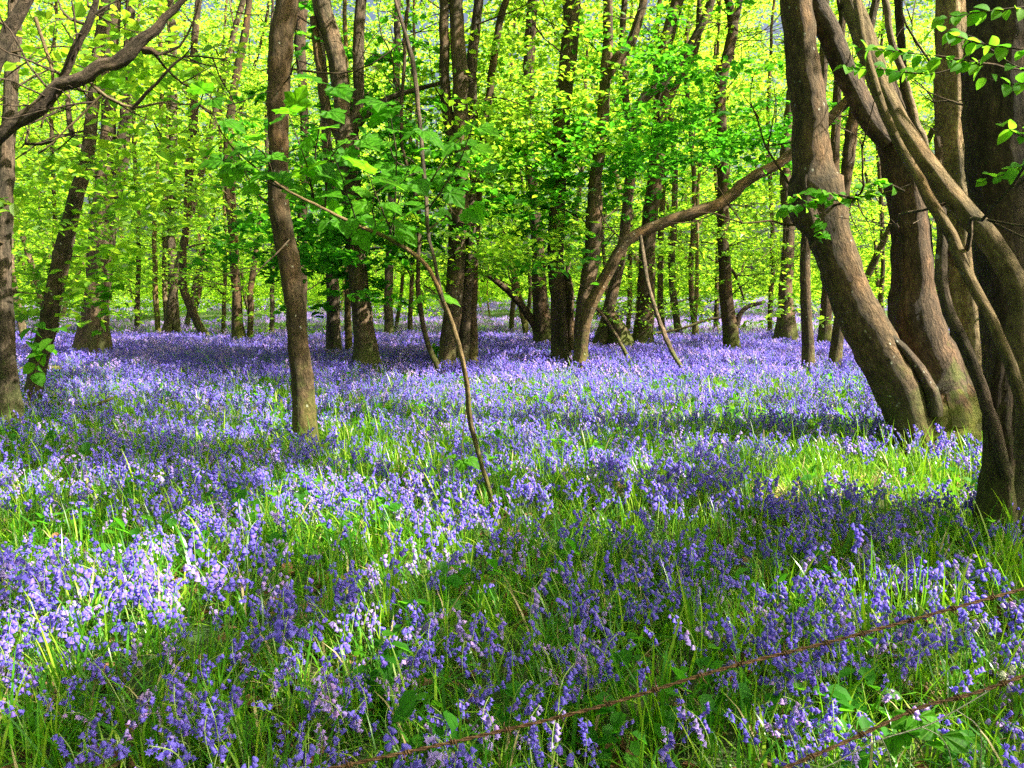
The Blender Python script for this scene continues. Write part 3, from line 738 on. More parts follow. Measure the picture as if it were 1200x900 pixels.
def build_sapling():
    Y0 = ground_hit(577, 604, 0.03)
    b = at(577, 604, Y0)
    root = empty('sycamore_sapling', (b[0], Y0, float(ground_z(b[0], Y0))), 'thin curved sapling with large lobed leaves, rooted in the open bluebells near the centre', 'sapling')
    ORIG[root.name] = root.location
    def mk(pl, Ys, nm):
        P = np.array([at(x, y, Yy) for (x, y, w), Yy in zip(pl, Ys)]); R = np.array([rad(w * .82, Yy) for (x, y, w), Yy in zip(pl, Ys)])
        V, T, B = tube(P, R, seg=10, step=0.04, rough=.06, jit=.008, knots=2)
        obj(nm, mesh_np(nm, V, T, BARK_PALE if nm == 'trunk' else BARK_SMOOTH, True, None, B), root)
        return P
    main = mk([(578, 612, 8), (572, 572, 7), (560, 530, 7), (550, 490, 7.5), (546, 445, 7.5), (537, 402, 7.5), (520, 355, 7), (500, 310, 6.5), (462, 283, 5.5), (415, 263, 5), (369, 240, 4), (340, 226, 3.5), (322, 213, 3)],
              list(np.linspace(Y0, Y0 - 1.3, 13)), 'trunk')
    up = mk([(519, 353, 5), (510, 310, 5), (500, 270, 5.5), (498, 225, 5.5), (494, 170, 6), (488, 110, 6), (479, 58, 6), (470, 25, 5), (460, -10, 4)], list(np.linspace(Y0 - .7, Y0 - .4, 9)), 'branch')
    # leafy side shoots: start px, end px, number of leaf pairs
    shoots = [((322, 213), (262, 128), 5, 4.1), ((322, 213), (300, 175), 3, 4.2), ((369, 240), (345, 150), 4, 4.2), ((365, 238), (384, 118), 5, 4.3), ((340, 226), (280, 190), 4, 4.1), ((380, 245), (420, 175), 4, 4.2), ((440, 272), (480, 215), 4, 4.4), ((455, 280), (500, 165), 5, 4.5), ((500, 250), (555, 160), 5, 4.6),
              ((415, 263), (400, 190), 4, 4.3), ((462, 283), (450, 140), 5, 4.5), ((462, 283), (430, 215), 4, 4.4), ((498, 225), (470, 190), 3, 4.7),
              ((498, 225), (530, 170), 4, 4.7), ((500, 270), (540, 215), 4, 4.7), ((496, 200), (455, 130), 3, 4.6), ((530, 380), (500, 345), 1, 5.0), ((548, 470), (545, 545), 1, 5.3), ((410, 262), (345, 195), 3, 4.3)]
    for (a, c, n, Y) in shoots:
        c = (a[0] + (c[0] - a[0]) * 1.15 + rng.normal(0, 8), a[1] + (c[1] - a[1]) * 1.25)
        p0 = at(*a, Y + .1); p1 = at(*c, Y - .2 + rng.normal(0, .35))
        mid = (p0 + p1) / 2 + rng.normal(0, .05, 3)
        P = np.array([p0, mid, p1])
        V, T, B = tube(P, [.006, .004, .002], seg=5, step=.05, rough=0, jit=.01)
        obj('branch', mesh_np('branch', V, T, BARK_SMOOTH, True, None, B), root)
        PP, _ = spline(P, [1, 1, 1], .02)
        for k in range(n):
            q = PP[int((k + .7) / n * (len(PP) - 1))]
            for sd in ((-1, 1) if (k + n) % 2 else (1,)) if k < n - 1 else (-1, 0, 1):
                ax = unit((p1 - p0)[None])[0]
                side = np.array([sd * .8 + rng.normal(0, .35), rng.normal(-.35, .5), -.15 + rng.normal(0, .3)])
                d = side + ax * .5 * (sd == 0) + np.array([0, 0, -.25])
                upv = (rng.normal(0, .35), -0.55 + rng.normal(0, .35), 1)
                place_leaf(SYC, 'leaf', q + unit(d[None])[0] * .05, root, d, upv, rng.uniform(.09, .155))
    return root
build_sapling()

def build_overhang():
    """hazel branches coming in from the right edge"""
    p = at(1330, 300, 4.2)
    root = empty('hazel_bush', (p[0], 4.2, 0), 'hazel sprays with fresh round leaves hanging in from the right edge', 'bush')
    ORIG[root.name] = root.location
    # stem outside the frame
    g = [np.array([p[0], 4.2, -.1]), np.array([p[0] + .05, 4.15, 1.2]), np.array([p[0] - .02, 4.2, 2.6]), np.array([p[0] - .15, 4.2, 3.6])]
    V, T, B = tube(g, [.035, .03, .022, .01], seg=8, step=.08, rough=.05)
    obj('trunk', mesh_np('trunk', V, T, BARK, True, None, B), root)
    runs = [([(1340, 120), (1200, 82), (1140, 45), (1110, 35)], 4.1, 9), ([(1200, 82), (1120, 72), (1060, 62), (1000, 55)], 4.2, 16), ([(1340, 100), (1200, 60), (1150, 52), (1080, 30)], 4.0, 12),
            ([(1150, 70), (1090, 85), (1030, 80), (985, 78)], 4.3, 14), ([(1340, 150), (1230, 90), (1190, 100), (1150, 90)], 3.9, 10),
            ([(1340, 190), (1220, 190), (1190, 200), (1145, 215)], 3.6, 12), ([(1340, 160), (1230, 150), (1200, 160), (1170, 142)], 3.7, 9), ([(1230, 10), (1200, 10), (1150, 15), (1100, 22)], 4.2, 8)]
    for pts, Y, n in runs:
        P = np.array([at(x, y, Y + rng.normal(0, .03)) for x, y in pts])
        V, T, B = tube(P, [.006, .0045, .003, .0015], seg=5, step=.05, rough=0, jit=.01)
        obj('branch', mesh_np('branch', V, T, BARK_SMOOTH, True, None, B), root)
        PP, _ = spline(P, [1] * 4, .02)
        n = int(n * 1.9)
        for k in range(n):
            q = PP[int((.3 + .7 * (k + .5) / n) * (len(PP) - 1))]
            sd = 1 if k % 2 else -1
            ax = unit((PP[-1] - PP[0])[None])[0]
            d = ax * .6 + np.array([rng.normal(0, .3), rng.normal(-.2, .6), sd * .5 - .25 + rng.normal(0, .2)])
            place_leaf(HAZ, 'leaf', q, root, d, (rng.normal(0, .4), -.6 + rng.normal(0, .4), 1), rng.uniform(.045, .085))
build_overhang()

def leafy_shoot(name, runs, label, cat, foot, me=HAZ, size=(.05, .09), mat=BARK_SMOOTH, th=.004):
    p = at(*foot)
    root = empty(name, (p[0], p[1], float(ground_z(p[0], p[1]))), label, cat)
    ORIG[root.name] = root.location
    for pts, Y, n in runs:
        P = np.array([at(x, y, Y + .05 * i) for i, (x, y) in enumerate(pts)])
        V, T, B = tube(P, np.linspace(th, th * .3, len(P)), seg=5, step=.05, rough=0, jit=.008)
        obj('branch', mesh_np('branch', V, T, mat, True, None, B), root)
        PP, _ = spline(P, [1] * len(P), .02)
        for k in range(n):
            q = PP[int((.25 + .75 * (k + .5) / n) * (len(PP) - 1))]
            d = np.array([rng.normal(0, .8), rng.normal(-.3, .5), -.2 + rng.normal(0, .3)])
            place_leaf(me, 'leaf', q, root, d, (rng.normal(0, .4), -.5 + rng.normal(0, .4), 1), rng.uniform(*size))
Yc = ground_hit(1085, 512) - .6
leafy_shoot('leafy_shoot', [([(1068, 216), (1040, 225), (1000, 232), (950, 238), (915, 246)], Yc, 34), ([(1000, 232), (960, 225), (925, 232)], Yc, 16), ([(950, 290), (965, 270), (958, 250)], Yc, 12), ([(1060, 225), (1035, 214), (1000, 222)], Yc, 10)],
            'low leafy twig growing across the great leaning trunk', 'twig', (1068, 500, Yc), size=(.07, .12), th=.012)
leafy_shoot('leafy_shoot', [([(35, 470), (42, 430), (36, 395), (44, 375)], 7.2, 12), ([(42, 430), (60, 400), (70, 380)], 7.2, 6)],
            'small bright leafy shoot in front of the leaning left tree', 'sapling', (35, 480, 7.2), size=(.10, .17), th=.006)
leafy_shoot('leafy_shoot', [([(112, 420), (118, 370), (122, 330), (108, 320)], 9.5, 8), ([(118, 370), (140, 325)], 9.5, 5)],
            'leafy shoot in front of the stout forked left tree', 'sapling', (110, 470, 9.5), me=SYC, size=(.12, .2), th=.007)
leafy_shoot('leafy_shoot', [([(543, 436), (548, 400), (540, 385)], 15, 10), ([(505, 425), (512, 400)], 15, 8), ([(531, 432), (527, 415)], 15, 8)],
            'yellow-green shoots at the foot of the stem clump', 'sapling', (530, 440, 15), size=(.12, .2), th=.006)
leafy_shoot('bramble', [([(1070, 900), (1080, 875), (1105, 862), (1130, 868)], 2.05, 5), ([(1080, 875), (1060, 858), (1045, 862)], 2.05, 4), ([(1105, 862), (1085, 842), (1062, 838)], 2.05, 3)],
            'dark green bramble shoot just beyond the wires at bottom right', 'plant', (1070, 910, 2.05), me=BRAM, size=(.05, .085), th=.002)

# ------------------------------------------------------------------ trees in the distance (individuals sharing a few builds)
def crown_variant(seed, H, mat, n=175, per=46, leaf=0.16, low=1.2):
    r = np.random.default_rng(seed)
    z = low + (H - low) * r.uniform(0, 1, n) ** 0.8
    Rz = 2.9 * np.clip(1.15 - np.abs(z / H - 0.55) * 0.9, .3, 1)
    a = r.uniform(0, 6.283, n); q = np.sqrt(r.uniform(0.04, 1, n)) * Rz
    # hollow out clumps so that gaps stay
    C = np.stack([q * np.cos(a), q * np.sin(a), z], 1)
    w = np.sin(C[:, 0] * 1.9 + seed) * np.sin(C[:, 1] * 1.7 + seed * 2) * np.sin(C[:, 2] * 1.1 + seed)
    C = C[w > -0.3]
    C[:, 2] = np.round(C[:, 2] / .7 + .35 * np.sin(C[:, 0] + seed)) * .7 + r.normal(0, .07, len(C))
    V, T = sprays(C, r.uniform(0.4, 1.0, len(C)), per, leaf, tilt=0.13, jitter=.3, thick=.06, r=r)
    return foliage_mesh('crown', V, T, mat)

def trunk_variant(seed, H, rb):
    r = np.random.default_rng(seed)
    A = Acc()
    P = [np.array([0, 0, -.15])]; d = np.array([r.normal(0, .16), r.normal(0, .16), 1])
    for k in range(9):
        d = d + np.array([r.normal(0, .13), r.normal(0, .13), .05]); d /= np.linalg.norm(d)
        P.append(P[-1] + d * H / 9)
    R = rb * np.linspace(1, .25, 10)
    V, T, B = tube(P, R, seg=9, step=.5, rough=.06, flare=.3, r=r); A.add(V, T, B)
    for _ in range(9):
        i = r.integers(2, 9); a = r.uniform(0, 6.28)
        e = np.array([math.cos(a), math.sin(a), r.uniform(.2, 1.1)]); e /= np.linalg.norm(e)
        pp = [P[i]]
        for k in range(4):
            e = e + r.normal(0, .2, 3); e /= np.linalg.norm(e); pp.append(pp[-1] + e * r.uniform(.5, .9))
        V, T, B = tube(pp, R[i] * np.array([.5, .4, .3, .2, .1]), seg=5, step=.3, rough=0, r=r); A.add(V, T, B)
    return A

CROWNS = [crown_variant(11 + i, (16, 18, 15, 18, 17, 18)[i], (LEAF_BRIGHT, LEAF_BRIGHT, LEAF_MID, LEAF_BRIGHT, LEAF_MID, LEAF_BRIGHT)[i], low=(1.0, 1.6, 1.2, 2.2, .9, 2.0)[i]) for i in range(6)]
TRUNKS = [trunk_variant(31 + i, (16, 18, 15, 18, 17, 18)[i], (.08, .11, .065, .12, .09, .07)[i]) for i in range(6)]
BG_BARKS = [BARK, BARK_DARK, BARK_PALE, BARK_SMOOTH, BARK, BARK_DARK]
TRUNK_ME = [A.mesh('trunk', m) for A, m in zip(TRUNKS, BG_BARKS)]

ORD = ['leftmost', 'second from left', 'third from left', 'fourth from left', 'fifth from left', 'sixth from left', 'seventh from left', 'eighth from left', 'ninth from left', 'tenth from left',
       'eleventh from left', 'twelfth from left', 'thirteenth from left', 'fourteenth from left', 'fifteenth from left', 'sixteenth from left']
def tell_apart(items):
    """items: (object, picture x); like labels get their order from the left"""
    by = {}
    for o, u in items: by.setdefault(o['label'], []).append((u, o))
    for lab, v in by.items():
        if len(v) < 2: continue
        v.sort(key=lambda t: t[0])
        for k, (u, o) in enumerate(v):
            if k < len(ORD): o['label'] = f'{lab}, {ORD[k]}'
where_x = ['far left', 'left', 'left of centre', 'centre', 'right of centre', 'right', 'far right']
def bg_trees():
    pts = []
    tries = 0
    want = [(22, 34, 17), (34, 50, 24), (50, 76, 32)]
    for y0, y1, cnt in want:
        got = 0
        while got < cnt and tries < 9000:
            tries += 1
            y = rng.uniform(y0, y1); x = rng.uniform(-.74, .74) * y
            if all((x - a) ** 2 + (y - b) ** 2 > 5.5 for a, b in pts):
                pts.append((x, y)); got += 1
    kinds = ['pale leafy', 'tall leafy', 'bushy green', 'tall slim', 'low-branched', 'thin-stemmed']
    made = []
    for (x, y) in pts:
        k = int(rng.integers(0, 6))
        px = 600 + F * x / y
        sec = where_x[int(np.clip(px / 1200 * 7, 0, 6))]
        dep = 'behind the nearer trunks' if y < 34 else ('deep in the wood' if y < 50 else 'at the far edge')
        z = float(ground_z(x, y))
        lab = f'{kinds[k]} spring tree {dep}, {sec}'
        root = empty('distant_tree', (x, y, z), lab, 'tree', f'{kinds[k]} trees {dep}, {sec}')
        made.append((root, px))
        root.rotation_euler = (0, 0, rng.uniform(0, 6.28)); s = rng.uniform(.85, 1.35); root.scale = (s * rng.uniform(.8, 1.1), s * rng.uniform(.8, 1.1), s)
        for nm, me in (('trunk', TRUNK_ME[k]), ('crown', CROWNS[k])):
            o = bpy.data.objects.new(nm, me); link(o); o.parent = root
    tell_apart(made)
bg_trees()

# ------------------------------------------------------------------ geometry-nodes scatter for uncountable plants
def scatter(name, pts, rot, scl, idx, sources, kindlabel, label):
    col = bpy.data.collections.new(name + '_sources')
    for i, me in enumerate(sources):
        o = bpy.data.objects.new(f'{name}_source_{i:02d}', me); col.objects.link(o)
    me = bpy.data.meshes.new(name)
    me.vertices.add(len(pts)); me.vertices.foreach_set('co', np.asarray(pts, np.float32).ravel())
    for nm, ty, key, arr in (('rot', 'FLOAT_VECTOR', 'vector', rot), ('scl', 'FLOAT', 'value', scl), ('idx', 'INT', 'value', idx)):
        a = me.attributes.new(nm, ty, 'POINT')
        a.data.foreach_set(key, np.asarray(arr, np.int32 if ty == 'INT' else np.float32).ravel())
    for m in sources[0].materials: me.materials.append(m)
    o = obj(name, me)
    ng = bpy.data.node_groups.new(name, 'GeometryNodeTree')
    ng.interface.new_socket('Geometry', in_out='INPUT', socket_type='NodeSocketGeometry')
    ng.interface.new_socket('Geometry', in_out='OUTPUT', socket_type='NodeSocketGeometry')
    gi = ng.nodes.new('NodeGroupInput'); go = ng.nodes.new('NodeGroupOutput')
    iop = ng.nodes.new('GeometryNodeInstanceOnPoints')
    ci = ng.nodes.new('GeometryNodeCollectionInfo'); ci.inputs['Collection'].default_value = col
    ci.inputs['Separate Children'].default_value = True; ci.inputs['Reset Children'].default_value = True
    def na(nm, ty):
        n = ng.nodes.new('GeometryNodeInputNamedAttribute'); n.data_type = ty; n.inputs['Name'].default_value = nm
        return next(s for s in n.outputs if s.enabled and s.name == 'Attribute')
    ng.links.new(gi.outputs[0], iop.inputs['Points']); ng.links.new(ci.outputs[0], iop.inputs['Instance'])
    iop.inputs['Pick Instance'].default_value = True
    ng.links.new(na('idx', 'INT'), iop.inputs['Instance Index'])
    ng.links.new(na('rot', 'FLOAT_VECTOR'), iop.inputs['Rotation'])
    ng.links.new(na('scl', 'FLOAT'), iop.inputs['Scale'])
    ng.links.new(iop.outputs[0], go.inputs[0])
    md = o.modifiers.new('scatter', 'NODES'); md.node_group = ng
    tag(o, label, kindlabel, kind='stuff')
    return o

# far-off wood beyond the individual trees
def far_wood():
    n = 90
    y = rng.uniform(76, 108, n); x = rng.uniform(-.85, .85, n) * y
    scatter('distant_woodland', np.stack([x, y, ground_z(x, y)], 1), np.stack([0 * x, 0 * x, rng.uniform(0, 6.28, n)], 1), rng.uniform(1.2, 1.9, n), rng.integers(0, 6, n), CROWNS, 'woodland', 'bright green mass of leaves closing the view behind all the trees')
far_wood()
def shrub_variant(seed):
    r = np.random.default_rng(seed)
    n = 60; a = r.uniform(0, 6.283, n); q = np.sqrt(r.uniform(0, 1, n)) * 1.7
    C = np.stack([q * np.cos(a), q * np.sin(a), .4 + r.uniform(0, 1, n) * (3.2 - q)], 1)
    V, T = sprays(C, r.uniform(.3, .7, n), 40, .13, tilt=.25, r=r)
    return foliage_mesh('undergrowth', V, T, LEAF_BRIGHT)
def undergrowth():
    n = 260
    y = rng.uniform(40, 100, n); x = rng.uniform(-.85, .85, n) * y
    k = (y > 62) | (rng.uniform(0, 1, n) < .35)
    x, y = x[k], y[k]; n = len(x)
    scatter('undergrowth', np.stack([x, y, ground_z(x, y)], 1), np.stack([0 * x, 0 * x, rng.uniform(0, 6.28, n)], 1), rng.uniform(.8, 1.5, n), rng.integers(0, 3, n), [shrub_variant(70 + i) for i in range(3)], 'undergrowth', 'low pale green undergrowth between the farthest trunks')
undergrowth()

# ------------------------------------------------------------------ overhead canopy added out of view, its gaps shaped to cast the dapple
LIT = [  # sunlit gaps on the ground: picture x, y, half width px, half height px
    (880, 446, 420, 18), (1010, 545, 150, 34), (1000, 570, 120, 20), (680, 555, 90, 26), (340, 590, 120, 36), (60, 640, 80, 30), (30, 700, 60, 22),
    (880, 815, 150, 34), (960, 870, 110, 26), (520, 470, 60, 22), (430, 540, 60, 26), (740, 470, 120, 22), (140, 450, 90, 10), (600, 500, 120, 14), (200, 640, 60, 16), (1100, 690, 60, 16),
    (480, 610, 60, 16), (250, 470, 60, 12), (1180, 830, 50, 30), (700, 760, 60, 22), (90, 900, 70, 20), (860, 500, 120, 22), (560, 700, 50, 14), (330, 720, 50, 18), (840, 700, 70, 12), (1040, 760, 60, 18),
    (180, 790, 50, 16), (480, 830, 60, 18),
    (150, 680, 110, 18), (420, 660, 60, 16), (280, 790, 60, 14), (620, 640, 40, 10), (980, 800, 60, 16), (760, 850, 70, 18), (560, 860, 50, 14), (1120, 740, 50, 12)]
def lit_at(gx, gy):
    px, py, _ = px_of(np.stack([gx, gy, ground_z(gx, gy) + .2], -1))
    L = np.zeros_like(gx)
    for (cx, cy_, rx, ry) in LIT:
        L = np.maximum(L, 1.35 - np.sqrt(((px - cx) / rx) ** 2 + ((py - cy_) / ry) ** 2))
    return L
DARK = [(860, 632, 330, 18, 260), (180, 522, 190, 10, 140), (230, 428, 270, 26, 700), (500, 400, 520, 8, 420), (620, 770, 120, 14, 50), (480, 430, 120, 10, 120)]  # spots where extra leaf sprays are added overhead to cast shade
LIT3D = [(356, 480, 8.9, .35), (352, 400, 8.9, .25), (1086, 400, 8.7, .4), (657, 170, 14.5, .9), (392, 380, 17, .5), (125, 110, 15, .8), (990, 125, 13, .6), (700, 350, 14, .5),
         (948, 340, 14, .6), (440, 180, 4.3, .5), (300, 170, 4, .4), (130, 350, 15, .5), (520, 250, 14, .8), (540, 420, 5.5, .2), (930, 240, 8, .2)]  # points kept clear of the added sprays so sun reaches them
def shade_canopy():
    for (x, y) in ((9.5, 7), (12.5, 11), (15, 5.5), (11, 15), (16, 17), (9, 2.5)):  # unseen trees added to carry the shade leaves
        root = empty('woodland_tree', (x, y, 0), 'added unseen tree standing outside the picture on the right, shading the flowers', 'tree', 'added unseen trees outside the picture on the right')
        P = [(x, y, -.1), (x + .1, y, 3), (x - .1, y + .2, 7), (x, y, 11.5)]
        V, T, B = tube(P, [.24, .2, .15, .05], seg=12, step=.3, rough=.05, flare=.3)
        obj('trunk', mesh_np('trunk', V, T, BARK, True, None, B), root)
        SUPPORT.append((x, y, root))
    for (x, y) in ((-7, 1.5), (-4.5, -4.5), (1.5, -6), (6, -3.5), (-10, 6), (-3, -10), (7, -9)):  # unseen trees added to block ambient sky light
        k = int(rng.integers(0, 6))
        root = empty('woodland_tree', (x, y, 0), 'added unseen spring tree behind the photographer, blocking sky light', 'tree', 'added unseen trees behind the photographer')
        for nm, me in (('trunk', TRUNK_ME[k]), ('crown', CROWNS[k])):
            o = bpy.data.objects.new(nm, me); link(o); o.parent = root
    n = 7600
    gy = rng.uniform(0.5, 21, n); gx = rng.uniform(-1, 1, n) * (gy * .75 + 1.2)
    ex, ey = [], []
    for (cx, cy_, rx, ry, m_) in DARK:
        for _ in range(m_):
            a = rng.uniform(0, 6.28); q = math.sqrt(rng.uniform(0, 1)); u, v = cx + rx * q * math.cos(a), cy_ + ry * q * math.sin(a)
            Yg = ground_hit(u, v, .2); ex.append(at(u, v, Yg)[0]); ey.append(Yg)
    nd = len(ex); gx = np.concatenate([gx, ex]); gy = np.concatenate([gy, ey])
    L = lit_at(gx, gy); L[-nd:] -= .5
    nz = np.sin(gx * 3.1 + 1.1 * np.sin(gy * 2.3)) * np.sin(gy * 3.7 + gx) * .5 + .5 * np.sin(gx * 1.3 + 5) * np.sin(gy * 1.1 + 2)
    nz[-nd:] = 1
    keep = (L < .3) & (nz > np.where(gy < 6.5, -.2, -.14))
    for (a, b, Y, r_) in LIT3D:
        P = at(a, b, Y); h0 = P[2] - float(ground_z(P[0], P[1]))
        q = P[:2] - S[:2] / S[2] * h0
        keep &= (gx - q[0]) ** 2 + (gy - q[1]) ** 2 > (r_ + .25) ** 2
    gx, gy = gx[keep], gy[keep]
    h = np.maximum(rng.uniform(6.5, 10.5, len(gx)), CAM_H + gy * .40 + 1.0)
    C = np.stack([gx + S[0] / S[2] * h, gy + S[1] / S[2] * h, h], 1)
    sup = np.array([(a, b) for a, b, _ in SUPPORT])
    k = np.argmin(((C[:, None, :2] - sup[None]) ** 2).sum(-1), 1)
    for j in np.unique(k):
        c = C[k == j]
        V, T = sprays(c, rng.uniform(.15, .3, len(c)) + .018 * np.clip(c[:, 1] - 8, 0, 12), 14, .12 + .006 * max(0, float(c[:, 1].mean()) - 10), tilt=.25)
        root = SUPPORT[j][2]
        obj('crown', foliage_mesh('crown', V, T, LEAF_MID), root)  # added shade sprays, hung as a crown on the nearest tree
shade_canopy()

# ------------------------------------------------------------------ bluebells
def bell_part(A, p, d, s, seg=6, m=0):
    """one nodding bell: tube of petals, tips curled back"""
    d = d / np.linalg.norm(d)
    a = np.cross(d, [0.3, 0.2, 1.0]); a /= np.linalg.norm(a); b = np.cross(d, a)
    if seg == 12:
        prof = [(0.0, .0015, .0015), (.004, .0048, .0048), (.011, .0056, .0050), (.0155, .0095, .0060), (.0145, .0140, .0060)]
    elif seg == 6:
        prof = [(0.0, .002, .002), (.006, .0062, .0062), (.0165, .0115, .0075)]
    else:
        prof = [(0.0, .003, .003), (.016, .012, .009)]
    V = []
    n = seg
    for (t, r0, r1) in prof:
        for i in range(n):
            th = 2 * math.pi * i / n
            r = r0 if i % 2 == 0 else r1
            V.append(p + d * t * s + (a * math.cos(th) + b * math.sin(th)) * r * s)
    T = []
    for k in range(len(prof) - 1):
        for i in range(n):
            i2 = (i + 1) % n
            T += [(k * n + i, k * n + i2, (k + 1) * n + i2), (k * n + i, (k + 1) * n + i2, (k + 1) * n + i)]
    A.add(np.array(V), np.array(T), None, m)

def strip(A, pts, w, m=0, nrm=None):
    """a blade: folded ribbon through pts"""
    pts = np.array(pts); n = len(pts)
    D = np.gradient(pts, axis=0)
    sd = np.cross(D, [0, 0, 1.0]); l = np.linalg.norm(sd, axis=1, keepdims=True); sd = np.where(l > 1e-6, sd / (l + 1e-9), [[1, 0, 0]])
    if nrm is not None: sd = np.broadcast_to(nrm, sd.shape)
    w = np.asarray(w)[:, None] * .5
    V = np.vstack([pts - sd * w, pts + sd * w])
    i = np.arange(n - 1)
    T = np.vstack([np.stack([i, i + 1, i + n + 1], 1), np.stack([i, i + n + 1, i + n], 1)])
    A.add(V, T, None, m)

def bluebell_geo(seed, seg, full=True):
    """stem curve and bell placements of one plant, foot at the origin"""
    r = np.random.default_rng(seed)
    h = r.uniform(.27, .40)
    lean = r.uniform(.02, .07); az = r.uniform(0, 6.28)
    dv = np.array([math.cos(az), math.sin(az), 0])
    ts = np.linspace(0, 1, 8)
    P = np.stack([dv * (lean * t + .055 * max(0, t - .7) ** 2 * 10) + np.array([0, 0, h * (t - .42 * max(0, t - .78) ** 2 * 3)]) for t in ts])
    nb = int(r.integers(7, 14))
    bells = []
    for k in range(nb):
        t = 0.66 + 0.34 * (k + .5) / nb
        q = np.array([np.interp(t, ts, P[:, j]) for j in range(3)])
        a = az + r.normal(0, .8) if k % 3 else r.uniform(0, 6.28)
        out = np.array([math.cos(a), math.sin(a), 0])
        s = (1.16 - .35 * (k / nb)) * r.uniform(.88, 1.15)
        top = q + out * .012 + np.array([0, 0, .002])
        d = out * r.uniform(.25, .8) + np.array([0, 0, -1])
        bells.append((q, top, d, s))
    return P, bells

def stem_acc(A, P, bells, m=0, w=.0055, seg=4):
    V, T, _ = tube(P, np.linspace(w / 2, w / 4, len(P)), seg=seg, step=.06, rough=0)
    A.add(V, T, None, m)

def bluebell_mesh(seed, seg, petal, kscale=1.0, name='bluebell'):
    P, bells = bluebell_geo(seed, seg)
    A = Acc(); stem_acc(A, P, bells, 0, seg=3)
    for q, top, d, s in bells: bell_part(A, top, d, s * kscale, seg, 1)
    return A.mesh(name, [STEM, petal], smooth=True)

MID_SRC = [bluebell_mesh(100 + i, 6, BELL_LILAC if i in (3, 8, 11, 13) else BELL, 1.12) for i in range(16)]

def patch_mesh(seed, n, size, seg, kscale, petal):
    r = np.random.default_rng(seed); A = Acc()
    for i in range(n):
        P, bells = bluebell_geo(seed * 50 + i, seg)
        off = np.array([r.uniform(-size, size), r.uniform(-size, size), r.uniform(-.05, .03)])
        P = P + off
        strip(A, P[[0, 3, 5, 7]], [.004, .004, .003, .002], 0, nrm=(1, 0, 0))
        for q, top, d, s in bells[::2]: bell_part(A, top + off, d, s * kscale, seg, 1)
    for i in range(n):
        a = r.uniform(0, 6.28); b = np.array([r.uniform(-size, size), r.uniform(-size, size), 0]); e = np.array([math.cos(a), math.sin(a), 0]); l = r.uniform(.15, .28)
        strip(A, [b, b + e * l * .3 + [0, 0, l * .7], b + e * l * .8 + [0, 0, l * .85]], [.01, .012, .003], 2)
    return A.mesh('bluebell_patch', [STEM, petal, BLADE], smooth=True)
FAR_SRC = [patch_mesh(40 + i, 13, .28, 4, 1.45, BELL_LILAC if i >= 4 else BELL) for i in range(6)]  # lilac patches put the far flowers' sunlit paleness into petal colour

def cover(x, y):
    """where bluebells stand thick (1) or the grass shows (0)"""
    a = np.sin(x * 1.9 + 1.2 * np.sin(y * 1.3 + 1)) * np.sin(y * 2.3 + .8 * np.sin(x * 1.7))
    b = np.sin(x * 4.7 + y * 2.1 + 2) * np.sin(y * 5.3 - x * 1.4)
    return .5 + .33 * a + .28 * b

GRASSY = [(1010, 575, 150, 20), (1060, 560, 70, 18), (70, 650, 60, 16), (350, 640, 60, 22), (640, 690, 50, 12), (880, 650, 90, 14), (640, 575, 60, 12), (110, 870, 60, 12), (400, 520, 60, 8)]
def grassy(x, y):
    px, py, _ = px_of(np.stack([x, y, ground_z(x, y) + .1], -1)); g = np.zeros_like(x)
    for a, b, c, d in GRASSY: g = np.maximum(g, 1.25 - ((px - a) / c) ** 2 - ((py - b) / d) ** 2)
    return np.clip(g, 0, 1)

def tilt_rot(n, amt=.16):
    return np.stack([rng.normal(0, amt, n), rng.normal(0, amt, n), rng.uniform(0, 6.283, n)], 1)

def ground_pts(n, y0, y1, wide=.78, pad=1.0, power=1.0):
    y = y0 + (y1 - y0) * rng.uniform(0, 1, n) ** power
    # weight by width of the wedge
    keep = rng.uniform(0, 1, n) < (y * wide + pad) / (y1 * wide + pad)
    y = y[keep]
    x = rng.uniform(-1, 1, len(y)) * (y * wide + pad)
    return x, y

TRUNKSPOTS = [(p[0], p[1]) for p in SUPPORT]
WIRE_Y = 1.35

# near + mid plants
x, y = ground_pts(112000, 1.7, 20)
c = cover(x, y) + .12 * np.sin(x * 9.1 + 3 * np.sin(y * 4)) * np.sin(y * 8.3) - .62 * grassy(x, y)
dens = np.clip(-.05 + 1.5 * c, .05, 1.1) * np.where(y < 6, 1.15, np.where(y < 10, .95, .85))
k = rng.uniform(0, 1, len(x)) < dens * .95
x, y = x[k], y[k]
z = ground_z(x, y)
scale = rng.uniform(.55, 1.0, len(x)) ** 1.0 * np.where(rng.uniform(0, 1, len(x)) < .12, 1.2, 1); idx = rng.integers(0, 16, len(x)); rot = tilt_rot(len(x), .24)
px, py, zf = px_of(np.stack([x, y, z + .25], 1))
inview = (px > 5) & (px < 1195) & (py < 905) & (py > 0)
order = np.argsort(np.where(inview, y, 1e9))[:300]
near_mask = np.zeros(len(x), bool); near_mask[order] = True
print('bluebells near', near_mask.sum(), 'farthest', y[near_mask].max(), 'total', len(x))
rest = ~near_mask
scatter('bluebells', np.stack([x, y, z], 1)[rest], rot[rest], scale[rest], idx[rest], MID_SRC, 'flowers', 'carpet of violet-blue bluebells covering the woodland floor')

